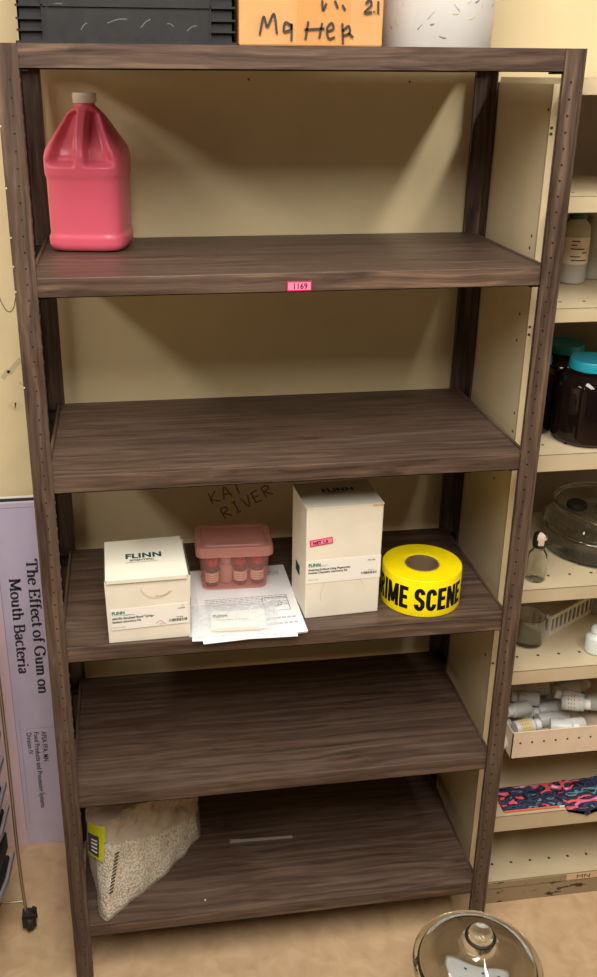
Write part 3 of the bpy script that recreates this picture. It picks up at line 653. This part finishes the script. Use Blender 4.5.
b = MB(); T_ = Matrix.Rotation(radians(0), 4, 'Z'); b.box(-.045, .062, -.040, .028, .0018, .0026, LABW); b.box(-.04, .05, -.044, -.034, .0020, .0029, mat('cream_card', (222, 210, 175), .6)); cdn = b.build('card', bg, .0002)
b = MB(); q = lambda x, y: flat(x, y, .0032); b.text('FLINN', .010, q(-.040, .006), TEALINK, bold=.0004); b.text('SCIENTIFIC', .0045, q(-.040, .0015), TEALINK); b.text('Simulated Blood Typing Cards', .0052, q(-.034, -.007), GREYINK); b.build('card_lettering', cdn, recalc=False)

# pink tub and its bottles
TUBM = clear_film('translucent_pink_plastic', (230, 168, 158), .16, .3, (1, .91, .89, 1)); LIDP = clear_film('translucent_pink_lid', (222, 158, 146), .55, .3, (1, .88, .86, 1))
tub = thing('plastic_tub', 'translucent salmon pink lidded plastic tub standing on the papers', 'container', (.3695, .215, ZP), radians(-2.5))
def rrect(w_, d_, r, n_=6):
    out = []
    for cx_, cy_, a0 in ((w_-r, d_-r, 0), (-w_+r, d_-r, 90), (-w_+r, -d_+r, 180), (w_-r, -d_+r, 270)):
        for i in range(n_+1): a = radians(a0+90*i/n_); out.append((cx_+r*cos(a), cy_+r*sin(a)))
    return out
def loft(b, secs, m_, cap0=True, cap1=True, smooth=True):
    vs = []; fs = []
    for (w_, d_, r, z) in secs:
        for x, y in rrect(w_, d_, r): vs.append((x, y, z))
    n_ = 28
    for j in range(len(secs)-1):
        for i in range(n_): fs.append((j*n_+i, j*n_+(i+1) % n_, (j+1)*n_+(i+1) % n_, (j+1)*n_+i))
    if cap0: fs.append(tuple(range(n_))[::-1])
    if cap1: fs.append(tuple(range((len(secs)-1)*n_, len(secs)*n_)))
    return b.add(vs, fs, m_, smooth)
b = MB(); loft(b, [(.062, .040, .012, .0012), (.064, .042, .014, .0), (.0665, .0445, .014, .003), (.0735, .0515, .015, .088), (.0725, .0505, .014, .088), (.0655, .0435, .013, .004), (.062, .04, .012, .0025)], TUBM); b.build('body', tub)
b = MB(); loft(b, [(.0775, .0555, .016, .080), (.0795, .0575, .017, .081), (.0795, .0575, .017, .096), (.0765, .0545, .016, .101), (.069, .047, .014, .1015), (.066, .044, .012, .0985), (.064, .042, .012, .0985), (.062, .040, .012, .101), (.03, .02, .01, .101)], LIDP); b.build('lid', tub)
REDC = mat('red_dropper_cap', (190, 30, 55), .4); DKL = mat('dark_red_bottle', (52, 22, 24), .3); CLB = mat('pale_bottle', (200, 170, 160), .4); LBL = mat('cream_bottle_label', (232, 214, 190), .6)
def dropper(label, x, y, capm, bodym, hasl, rz=0, group='dropper bottles inside the pink tub'):
    t = thing('dropper_bottle', label, 'bottle', (.3695+x, .215+y, ZP+.0036), rz, group)
    b = MB(); b.lathe([(0, 0), (.0125, 0), (.0138, .0015), (.0138, .036), (.012, .041), (.0075, .044), (.0075, .047), (0, .047)], bodym, 28); b.build('body', t)
    b = MB(); b.lathe([(0, .045), (.0108, .045), (.0112, .046), (.0105, .060), (.008, .063), (.0065, .069), (.004, .0715), (0, .0717)], capm, 24); b.build('cap', t)
    if hasl:
        b = MB(); b.lathe([(.01385, .010), (.0142, .010), (.0142, .031), (.01385, .031)], LBL, 28)
        for k_ in range(3): b.lathe([(.0143, .014+k_*.005), (.0143, .0152+k_*.005)], GREYINK, 12, a0=radians(225), a1=radians(310))
        b.build('label', t)
    return t
dropper('red capped dropper bottle, leftmost inside the pink tub', -.047, -.021, REDC, DKL, True)
dropper('white capped pale dropper bottle inside the pink tub', -.016, -.012, CAPW, CLB, False)
dropper('red capped dropper bottle between white and rightmost ones inside the tub', .012, -.021, REDC, DKL, True)
dropper('red capped dropper bottle, rightmost inside the pink tub', .047, -.021, REDC, DKL, True)

# ------------------------------------------------------------------ bag of white granules and bits on the bottom shelf
Z5 = LV[4]+.0004
gb = thing('granule_bag', 'clear plastic bag of white granules slumped on the bottom shelf', 'bag', (.15, .15, Z5))
GM = mat('white_granules', (205, 195, 178), .6, .4); nt = GM.node_tree; bs = nt.nodes['Principled BSDF']
tc = nt.nodes.new('ShaderNodeTexCoord'); vo = nt.nodes.new('ShaderNodeTexVoronoi'); vo.inputs['Scale'].default_value = 200; nt.links.new(tc.outputs['Object'], vo.inputs['Vector'])
rp = nt.nodes.new('ShaderNodeValToRGB'); rp.color_ramp.elements[0].color = lin((246, 240, 226)); rp.color_ramp.elements[1].color = lin((186, 170, 148)); rp.color_ramp.elements[0].position = .25; rp.color_ramp.elements[1].position = .8
nt.links.new(vo.outputs['Distance'], rp.inputs['Fac']); nt.links.new(rp.outputs[0], bs.inputs['Base Color'])
bp = nt.nodes.new('ShaderNodeBump'); bp.inputs['Strength'].default_value = .9; bp.inputs['Distance'].default_value = .004; bp.invert = True; nt.links.new(vo.outputs['Distance'], bp.inputs['Height']); nt.links.new(bp.outputs[0], bs.inputs['Normal'])
POLY = clear_film('poly_bag_film', (222, 212, 194), .25, .18)
# footprint corners around the bag; front seam runs from the tip (near the left front post) to the right rear corner
foot = [(.067, .004), (.288, .215), (.262, .33), (.16, .34), (.045, .26), (.0335, .085)]
def fill_level(x): return .165-.078*min(1, max(0, (x-.07)/.20))   # heap is highest at the left
def ring(s_, z, jit, seed, n_=120, pinch=1.0, fill=False):
    P = [Vector(p) for p in foot]; P[0] = P[0].lerp(Vector((.082, .062)), min(1, z/.16)); P[5] = Vector((.064, .050)).lerp(P[5], min(1, z/.11)); c = Vector((.155, .195)); out = []
    tot = [0];
    for i in range(6): tot.append(tot[-1]+(P[(i+1) % 6]-P[i]).length)
    for k_ in range(n_):
        d = tot[-1]*k_/n_; i = max(j for j in range(6) if tot[j] <= d); t = (d-tot[i])/(tot[i+1]-tot[i]); p = P[i].lerp(P[(i+1) % 6], t)
        bul = 4*t*(1-t)*.010*pinch
        e = (P[(i+1) % 6]-P[i]).normalized(); nn = Vector((e.y, -e.x)); p = p+nn*bul
        p = c+(p-c)*s_
        hi = min(1, max(0, (z-fill_level(p.x))/.03)); q = noise.noise(Vector((p.x*28, p.y*28, z*18+seed)))*jit
        if not fill: q += hi*(-.004+.013*noise.noise(Vector((p.x*34+z*40, p.y*34, seed)))+.006*noise.noise(Vector((p.x*80-z*60, p.y*80, z*30))))
        p += nn*q
        p.x = max(p.x, .0285+abs(q)*.3)
        p.y = max(p.y, .005); out.append((p.x-.15, p.y-.15, z*fill_level(p.x)/.128 if fill else z))
    return out
def lf_pt(t, z, off=.004):
    a = Vector((.068, .004)).lerp(Vector((.082, .062)), min(1, z/.16)); p = Vector(foot[5]).lerp(a, t); c = Vector((.155, .195)); p = c+(p-c)*(.99-.05*z/.2); return (p.x-.15, p.y-off-.15-.006*4*t*(1-t), z)
def bagmesh(m_, zs, jit, seed, name, scale0=1.0, label=None):
    vs = []; fs = []; n_ = 120
    for (s_, z) in zs: vs += ring(s_*scale0, z, jit, seed, fill=(name == 'granules'))
    for j in range(len(zs)-1):
        for i in range(n_): fs.append((j*n_+i, j*n_+(i+1) % n_, (j+1)*n_+(i+1) % n_, (j+1)*n_+i))
    vs += [(0.005, .045, zs[0][1]), (.005, .045, zs[-1][1])]; a = len(vs)-2
    for i in range(n_): fs.append((a, (i+1) % n_, i)); fs.append((a+1, (len(zs)-1)*n_+i, (len(zs)-1)*n_+(i+1) % n_))
    b = MB(); b.add(vs, fs, m_, True); return b.build(name, gb, label=label)
gz = [(.96, .0012), (.985, .006)]+[(.99-.10*(k_/12)**1.2, .006+.110*k_/12) for k_ in range(1, 13)]+[(.78, .122), (.5, .128)]
# forward corner rises: lower tip narrow, so lean the tip
g_ = bagmesh(GM, gz, .006, 3, 'granules', .975); g_['kind'] = 'stuff'
fz = [(.97, .0004), (1.0, .006)]+[(1.0-.07*(k_/40)**1.3, .006+.196*k_/40) for k_ in range(1, 41)]+[(.86, .207), (.6, .210)]
f_o = bagmesh(POLY, fz, .007, 3, 'film')
NECK = clear_film('empty_poly_bag_folds', (196, 178, 156), .55, .22); f_o.data.materials.append(NECK)
for p_ in f_o.data.polygons:
    if p_.center.z > fill_level(p_.center.x+.15)-.004: p_.material_index = 1
# printed patches on the bag's left front face
YL = mat('yellow_print', (205, 205, 40), .5); DB = mat('dark_blue_grey_print', (62, 66, 74), .6)
b = MB()
def patchl(b, t0, t1, z0, z1, m_, off, n_=8):
    vs = [lf_pt(t0+(t1-t0)*i/n_, z0+(z1-z0)*j/n_, off) for j in range(n_+1) for i in range(n_+1)]
    b.add(vs, [(j*(n_+1)+i, j*(n_+1)+i+1, (j+1)*(n_+1)+i+1, (j+1)*(n_+1)+i) for j in range(n_) for i in range(n_)], m_, True)
def face_pt(t, z, off=.004):
    """point on the left front side of the bag: t from the tip (0) backwards towards the left wall"""
    p = Vector((.068, .004)).lerp(Vector((.036, .10)), t); return (p.x-.15-off*.9, p.y-.15-off*.4, z)
def fr_pt(t, z, off=.0035):
    p = Vector((.063, .006)).lerp(Vector((.285, .222)), t); s_ = .99-.05*z/.2; c = Vector((.155, .195)); p = c+(p-c)*s_; bul = 4*t*(1-t)*.010*s_
    nn = Vector((.697, -.717)); p = p+nn*(bul+off); return (p.x-.15, p.y-.15, z)
def patch(b, t0, t1, z0, z1, m_, off=.005, n_=8, slant=0):
    vs = []; 
    for j in range(n_+1):
        for i in range(n_+1):
            t = t0+(t1-t0)*i/n_; z = z0+(z1-z0)*j/n_; vs.append(fr_pt(max(-.03, t+slant*(z-z0)), z, off))
    b.add(vs, [(j*(n_+1)+i, j*(n_+1)+i+1, (j+1)*(n_+1)+i+1, (j+1)*(n_+1)+i) for j in range(n_) for i in range(n_)], m_, True)
patchl(b, .0, .80, .165, .206, YL, .008); patchl(b, .0, .75, .122, .165, YL, .008)
lab = b.build('printed_patch', gb, recalc=False, label='yellow printed patch with dark panel')
b = MB(); patchl(b, .0, .50, .128, .178, DB, .0088)
for i in range(4): patchl(b, .14, .42, (.136+i*.009), (.140+i*.009), LABW, .0094, 3)
b.build('dark_panel', lab, recalc=False)
b = MB()
for i in range(12):
    z = .070+i*.008; patch(b, .035+.006*i, .072+.006*i, z, z+.0050, MARKER, .0075, 3)
b.build('side_print', gb, recalc=False)
# loose things lying on the bottom shelf
b = MB(); b.box(-.074, .074, -.0035, .0035, 0, .003, mat('clear_plastic_strip', (150, 140, 128), .3)); b.box(-.074, -.05, -.005, .005, 0, .0032, bpy.data.materials['clear_plastic_strip'])
o = b.build('plastic_strip', None, .0008, loc=(.429, .193, Z5)); o.rotation_euler = (0, 0, radians(-2)); tag(o, 'thin grey plastic strip lying mid bottom shelf', 'strip')
b = MB(); b.lathe([(0, 0), (.002, .0003), (.0026, .0016), (.0015, .003), (0, .0032)], GM, 10); o = b.build('granule', None, loc=(.283, .035, Z5)); tag(o, 'single white granule fallen near the bottom shelf front edge', 'granule')
b = MB(); b.lathe([(0, 0), (.0018, .0003), (.0022, .0012), (.001, .0022), (0, .0024)], GM, 10); o = b.build('granule', None, loc=(.14, .15, LV[1]+.0004)); tag(o, 'tiny white crumb on the bare third board down', 'granule')
bpy.data.objects.remove(o)

# ------------------------------------------------------------------ glass desiccator on the floor
GLASS = mat('clear_glass', (250, 252, 248), .02, .5, trans=1, ior=1.45)
RUB = mat('black_rubber', (28, 26, 25), .5)
ds = thing('glass_desiccator', 'round clear glass desiccator with knobbed lid on the floor before the shelves', 'desiccator', (.778, -.281, FZ))
b = MB()
b.lathe([(0, .004), (.06, .0), (.066, .003), (.068, .04), (.078, .06), (.094, .08), (.100, .11), (.103, .21), (.108, .229), (.121, .235), (.1215, .244), (.118, .245), (.106, .245), (.1, .233), (.098, .21), (.0955, .115), (.088, .086), (.072, .068), (.060, .046), (.058, .012), (0, .012)], GLASS, 96); b.build('bowl', ds)
b = MB()
LZ = Matrix.Translation((0, 0, .045))
b.lathe([(.105, .2012), (.1215, .2012), (.1225, .206), (.119, .213), (.108, .216), (.1, .222), (.088, .236), (.066, .247), (.043, .253), (.032, .257), (.0255, .266), (.0235, .276), (.0235, .281), (.021, .288), (.012, .293), (0, .294),
         (0, .290), (.011, .289), (.0185, .284), (.0195, .276), (.0215, .263), (.030, .252), (.043, .2485), (.065, .2425), (.086, .232), (.097, .219), (.103, .211), (.105, .2012)], GLASS, 96, LZ); b.build('lid', ds)
b = MB(); ro = [(.0262+.0032*cos(2*pi*i/10), .2755+.0032*sin(2*pi*i/10)) for i in range(11)]; b.lathe(ro, RUB, 48, LZ); b.build('o_ring', ds, label='black rubber ring around the knob')
PORC = mat('white_porcelain', (238, 240, 245), .3); b = MB()
b.lathe([(0, .086), (.083, .086), (.086, .088), (.086, .092), (.083, .094), (0, .094)], PORC, 64)
b.v = [(x*.72, y*.72, z+.002) for x, y, z in b.v]
for r_i in range(1, 6):
    for k_ in range(6*r_i): a = 2*pi*k_/(6*r_i); b.disc_dot((r_i*.0108*cos(a), r_i*.0108*sin(a), .0962), (0, 0, 1), .0011, GREYINK)
b.build('plate', ds, label='white perforated porcelain plate')

# ------------------------------------------------------------------ items on the beige shelving
# plastic bottles, 1.400 shelf
HD = mat('cloudy_plastic', (176, 172, 160), .4, .4); GCAP = mat('dark_green_cap', (38, 72, 58), .45)
def lab_bottle(x, y, z, r, h, label, capm, lab=True, rz=0):
    t = thing('reagent_bottle', label, 'bottle', (x, y, z+.0003), rz)
    b = MB(); b.lathe([(0, .002), (r-.003, 0), (r, .003), (r, h*.70), (r*.93, h*.76), (r*.6, h*.83), (r*.55, h*.86), (0, h*.86)], HD, 40); b.build('body', t)
    b = MB(); b.lathe([(0, h*.85), (r*.66, h*.85), (r*.68, h*.86), (r*.66, h), (0, h)], capm, 36); b.build('cap', t)
    if lab:
        b = MB(); b.lathe([(r+.0002, h*.27), (r+.0006, h*.27), (r+.0006, h*.62), (r+.0002, h*.62)], LBL, 40)
        for k_, (a0, a1) in enumerate(((228, 262), (228, 250), (226, 285), (275, 300), (228, 270), (232, 300))): b.lathe([(r+.0009, h*(.58-k_*.05)), (r+.0009, h*(.565-k_*.05))], MARKER, 8, a0=radians(a0), a1=radians(a1))
        b.build('label', t)
    return t
lab_bottle(1.078, .290, 1.390, .0265, .152, 'cloudy plastic reagent bottle with cream label and dark green cap', GCAP)
lab_bottle(1.140, .335, 1.390, .030, .15, 'unlabelled cloudy plastic bottle just right of the green capped one', HD, False)
lab_bottle(1.210, .31, 1.390, .034, .15, 'large unlabelled cloudy bottle farthest right on its shelf', HD, False)
# dark jars, 1.119 shelf
BRN = mat('brown_jar_glass', (22, 13, 11), .06, .5); TEAL = mat('teal_lid', (30, 150, 175), .35)
def jar(x, y, r, h, label):
    t = thing('dark_jar', label, 'jar', (x, y, 1.1023), 0, 'dark jars with teal lids')
    b = MB(); b.lathe([(0, .004), (r*.88, 0), (r, .008), (r, h*.66), (r*.95, h*.75), (r*.78, h*.82), (r*.62, h*.86), (r*.6, h*.9), (0, h*.9)], BRN, 56); b.build('body', t)
    b = MB(); b.lathe([(0, h*.885), (r*.70, h*.885), (r*.72, h*.89), (r*.71, h*.975), (r*.68, h), (r*.62, h*.99), (0, h*.99)], TEAL, 56)
    b.build('lid', t, label='teal screw lid'); return t
jar(1.078, .149, .0660, .167, 'big dark jar with fully visible teal lid at shelf front')
jar(.985, .221, .0500, .160, 'dark jar mostly hidden behind the right walnut post')
jar(1.098, .330, .062, .150, 'dark jar at the back with dimly seen teal lid')
jar(1.235, .32, .062, .155, 'dark jar at the back behind the right frame edge')
# clear desiccator with stoppers, .829 shelf
dz = thing('vacuum_desiccator', 'clear plastic desiccator with black stoppers on the beige shelf', 'desiccator', (1.190, .238, .8043))
PL = GLASS
b = MB(); b.lathe([(0, .003), (.108, 0), (.117, .004), (.119, .04), (.119, .048), (.124, .049), (.124, .055), (.1165, .055), (.1165, .006), (0, .0055)], PL, 80); b.build('base', dz)
b = MB(); b.lathe([(.1165, .0556), (.124, .0556), (.124, .061), (.118, .063), (.114, .073), (.104, .086), (.100, .094), (.102, .102), (.104, .108), (.1035, .1105), (.1, .110), (.097, .1035), (.0, .1035), (0, .1), (.096, .1), (.101, .086), (.1105, .072), (.1165, .0556)], PL, 80); b.build('lid', dz)
for dx_, dy_ in ((-.066, -.012), (-.002, -.022)):
    b = MB(); b.lathe([(0, .1038), (.0185, .1038), (.0215, .106), (.021, .115), (.018, .1175), (.01, .1165), (0, .1165)], RUB, 36, c=(dx_, dy_)); b.build('stopper', dz, label='round black rubber stopper')
# small glass bottle with stained stopper
gbt = thing('glass_bottle', 'small clear glass bottle with white splashed black stopper', 'bottle', (.992, .112, .8043))
CG = GLASS
b = MB(); b.lathe([(0, .003), (.017, 0), (.0195, .003), (.0198, .05), (.0185, .060), (.013, .068), (.011, .072), (.0125, .075), (.0125, .078), (.0095, .078), (.0095, .071), (.0165, .06), (.0178, .05), (.0178, .006), (0, .006)], CG, 48); b.build('body', gbt)
b = MB(); b.lathe([(0, .074), (.0118, .076), (.0135, .080), (.0142, .094), (.0125, .105), (.006, .108), (0, .1085)], RUB, 28); b.build('stopper', gbt)
b = MB(); rr = random.Random(4); vs = []; 
CRR = mat('cream_residue', (222, 204, 186), .6)
b.lathe([(0, .1094), (.0066, .1089), (.0130, .1056), (.0149, .099)], CRR, 10, a0=radians(225), a1=radians(300)); b.lathe([(.0149, .1005), (.0149, .096), (.0147, .090), (.0143, .084)], CRR, 5, a0=radians(236), a1=radians(285)); b.lathe([(.0149, .1005), (.0148, .0955)], CRR, 5, a0=radians(225), a1=radians(330))
b.build('residue', gbt, label='cream residue crusted on the stopper')
# .636 shelf: slotted basket, beaker, white bottle, tall cloudy bottle
BKM = mat('white_basket_plastic', (226, 220, 208), .45)
bk = thing('plastic_basket', 'white plastic basket with slotted sides turned cornerwise', 'basket', (1.112, .262, .6074), radians(30))
# rectangular basket, walls built as top rail, bottom rail, bars
def wall_bars(b, p0, p1, h, n_, th=.0025):
    p0 = Vector(p0); p1 = Vector(p1); L_ = (p1-p0).length; a = math.atan2((p1-p0).y, (p1-p0).x); M_ = Matrix.Translation((p0.x, p0.y, 0)) @ Matrix.Rotation(a, 4, 'Z')
    b.box(0, L_, -th/2, th/2, 0, h*.2, BKM, M_); b.box(0, L_, -th, th, h*.84, h, BKM, M_)
    for i in range(n_+1):
        x = L_*i/n_; w_ = .0028 if 0 < i < n_ else .005; b.box(max(0, x-w_), min(L_, x+w_), -th/2, th/2, h*.2, h*.84, BKM, M_)
hb_ = .052; X2, Y2 = .09, .07
b = MB(); b.box(-X2, X2, -Y2, Y2, 0, .002, BKM)
for p, q_, n_ in (((-X2, -Y2), (X2, -Y2), 11), ((X2, -Y2), (X2, Y2), 8), ((X2, Y2), (-X2, Y2), 11), ((-X2, Y2), (-X2, -Y2), 8)): wall_bars(b, p, q_, hb_, n_)
bk.location = (1.080+.0430, .190+.1056, .6074)
b.build('body', bk)
bq = thing('glass_beaker', 'clear rounded glass beaker in front of the slotted basket', 'beaker', (1.022, .180, .6073))
b = MB(); b.lathe([(0, .002), (.03, 0), (.036, .004), (.037, .03), (.036, .055), (.037, .068), (.0355, .068), (.0345, .055), (.0355, .03), (.0345, .006), (0, .004)], CG, 48); b.build('body', bq)
wb_ = thing('squeeze_bottle', 'small solid white plastic bottle standing on the beige shelf', 'bottle', (1.157, .122, .6073))
WP = mat('white_bottle_plastic', (222, 228, 226), .35)
b = MB(); b.lathe([(0, .001), (.02, 0), (.023, .003), (.023, .035), (.021, .040), (.014, .044), (.0125, .046), (0, .046)], WP, 40); b.build('body', wb_)
b = MB(); b.lathe([(0, .045), (.0135, .045), (.0138, .056), (.011, .060), (0, .0605)], WP, 32); b.build('cap', wb_)
lab_bottle(1.255, .285, .607, .038, .15, 'tall cloudy bottle behind the small solid white one', HD, False)
# vials in the tray
VB = mat('cloudy_vial_plastic', (205, 208, 206), .3, .5); VC = mat('white_vial_cap', (236, 232, 226), .4); VY = mat('yellowed_label', (216, 196, 140), .6); VW = mat('printed_vial_label', (222, 216, 204), .6)
def vial_proto(r=.0165, L_=.062, label_m=None, full=True):
    t = thing('sample_vial', 'vial', 'vial'); b = MB(); b.lathe([(0, 0), (r*.9, 0), (r, .002), (r, L_*.72), (r*.7, L_*.80), (r*.66, L_*.84), (0, L_*.84)], VB, 24); b.build('body', t)
    b = MB(); b.lathe([(0, L_*.82), (r*.72, L_*.82), (r*.74, L_*.84), (r*.72, L_), (0, L_)], VC, 20); b.build('cap', t)
    if label_m:
        b = MB(); b.lathe([(r+.0003, L_*.14), (r+.0006, L_*.14), (r+.0006, L_*.6), (r+.0003, L_*.6)], label_m, 24)
        for k_ in range(3): b.lathe([(r+.0008, L_*(.22+.1*k_)), (r+.0008, L_*(.25+.1*k_))], GREYINK, 12)
        b.build('label', t)
    return t
v_plain = vial_proto(); v_lab = vial_proto(label_m=VW); v_yel = vial_proto(label_m=VY)
used = set()
def place_vial(proto, x, y, z, az, tilt, label):
    o = proto if proto.name not in used else copy_tree(proto)
    used.add(proto.name)
    o.location = (x+.024, y+.042, z); o.rotation_euler = (0, radians(90-tilt), radians(az)); o['label'] = label; o['group'] = 'vials heaped in the tray shelf'
TZ = .3787+.0168
V = [(v_yel, .962, .066, 0, 8, 0, 'vial with yellowed label, nearest the left end of the tray'),
     (v_lab, 1.088, .105, .030, -28, 8, 'vial with printed white label lying atop the heap'),
     (v_plain, 1.045, .066, 0, -18, 0, 'plain cloudy vial at tray front with its white cap pointing right'),
     (v_plain, 1.122, .060, 0, 180, 0, 'plain cloudy vial at tray front with its white cap pointing left'),
     (v_plain, 1.020, .130, .004, 195, 4, 'plain cloudy vial with cap end by the dark gap at left'),
     (v_lab, 1.150, .125, .012, 150, 6, 'labelled vial leaning near the right frame edge')]
for p, x, y, dz_, az, tl, lb_ in V: place_vial(p, x, y, TZ+.0315+dz_, az, tl, lb_)
rr = random.Random(12)
for i, (x, y, dz_) in enumerate([(.975, .06, 0), (1.05, .06, 0), (1.13, .06, 0), (.975, .125, 0), (1.045, .125, 0), (1.12, .125, 0), (1.0, .17, 0), (1.06, .16, 0), (1.12, .17, 0), (1.18, .17, 0), (.98, .215, 0), (1.04, .215, 0), (1.10, .22, 0), (1.165, .22, 0), (1.0, .26, 0), (1.07, .265, 0), (1.14, .265, 0), (1.03, .195, .0315), (1.10, .20, .0315), (1.17, .195, .0315), (.99, .205, .0315), (1.19, .05, .0315), (1.21, .12, .0315), (1.06, .16, .0315), (1.0, .24, .0315), (1.08, .25, .031), (1.03, .31, .0), (1.11, .31, 0), (1.18, .31, 0), (1.05, .30, .031), (1.14, .29, .031), (1.21, .12, 0), (1.22, .07, 0)]):
    place_vial(v_plain if i % 3 else v_lab, x, y, TZ+dz_, rr.choice([0, 180])+rr.uniform(-22, 22), rr.uniform(-3, 3), 'cloudy white capped vial in the heap behind the front ones')
# patterned cloth on the .255 shelf
def cloth_mat():
    m = mat('swirl_print_cloth', (30, 30, 60), .8, .2); nt = m.node_tree; b = nt.nodes['Principled BSDF']; N = nt.nodes.new; L = nt.links.new
    tc = N('ShaderNodeTexCoord'); n1 = N('ShaderNodeTexNoise'); n1.inputs['Scale'].default_value = 19; n1.inputs['Detail'].default_value = 1.5; n1.inputs['Distortion'].default_value = 1.2
    mp = N('ShaderNodeMapping'); mp.inputs['Scale'].default_value = (.8, 2, 4); L(tc.outputs['Object'], mp.inputs[0]); L(mp.outputs[0], n1.inputs['Vector']); r = N('ShaderNodeValToRGB'); r.color_ramp.interpolation = 'CONSTANT'; e = r.color_ramp.elements
    e[0].position = 0; e[0].color = lin((38, 36, 58)); e[1].position = .56; e[1].color = lin((225, 92, 100)); 
    for p, c in ((.30, (95, 140, 150)), (.36, (44, 44, 66)), (.43, (60, 66, 100)), (.49, (34, 32, 50)), (.64, (190, 130, 200)), (.70, (235, 232, 235))): x = e.new(p); x.color = lin(c)
    L(n1.outputs['Fac'], r.inputs['Fac']); L(r.outputs[0], b.inputs['Base Color']); return m
CL = cloth_mat()
b = MB(); nx, ny = 90, 24; vs = []
for l in (0, 1):
    for j in range(ny+1):
        for i in range(nx+1):
            x = .972+i*.36/nx; v = j/ny; y = .082+v*.075
            edge = min(1, v*5)*min(1, (1-v)*6)
            h = .008+.006*noise.noise(Vector((x*22, y*14, 2)))+.004*noise.noise(Vector((x*60, y*40, 5)))+.012*max(0, (x-1.07)/.25)
            zt = .2175+max(.001, h)*edge**.6*1.25
            dr = max(0, 1-abs(x-1.168)/.05)*(1-min(1, v*6))   # corner droops over the lip
            y2 = y-.018*dr; zt2 = zt-.016*dr
            if dr > .02: y2 = min(y2, .0665 if v < .06 else y2)
            vs.append((x-1.1, y2-.1, (zt2 if l else (.2166 if dr < .02 or y2 > .071 else zt2-.003))-.2164))
k = (nx+1)*(ny+1); fs = []
for j in range(ny):
    for i in range(nx):
        a = j*(nx+1)+i; fs.append((a+k, a+k+1, a+k+nx+2, a+k+nx+1)); fs.append((a, a+nx+1, a+nx+2, a+1))
for i in range(nx): fs += [(i, i+1, i+1+k, i+k), (ny*(nx+1)+i, ny*(nx+1)+i+k, ny*(nx+1)+i+1+k, ny*(nx+1)+i+1)]
for j in range(ny): fs += [(j*(nx+1), j*(nx+1)+k, (j+1)*(nx+1)+k, (j+1)*(nx+1)), (j*(nx+1)+nx, (j+1)*(nx+1)+nx, (j+1)*(nx+1)+nx+k, j*(nx+1)+nx+k)]
b.add(vs, fs, CL, True); o = b.build('folded_cloth', None, loc=(1.1, .1, .2166)); b = MB(); b.box(-.127, .005, -.0215, -.019, .0004, .0050, mat('coral_lining', (232, 120, 96), .8)); b.box(.005, .030, -.0215, -.019, .0004, .0042, LABW); b.build('lining', o, .0006, label='coral and white folded hem'); tag(o, 'crumpled navy, coral and teal swirl print cloth on lower beige shelf', 'cloth')
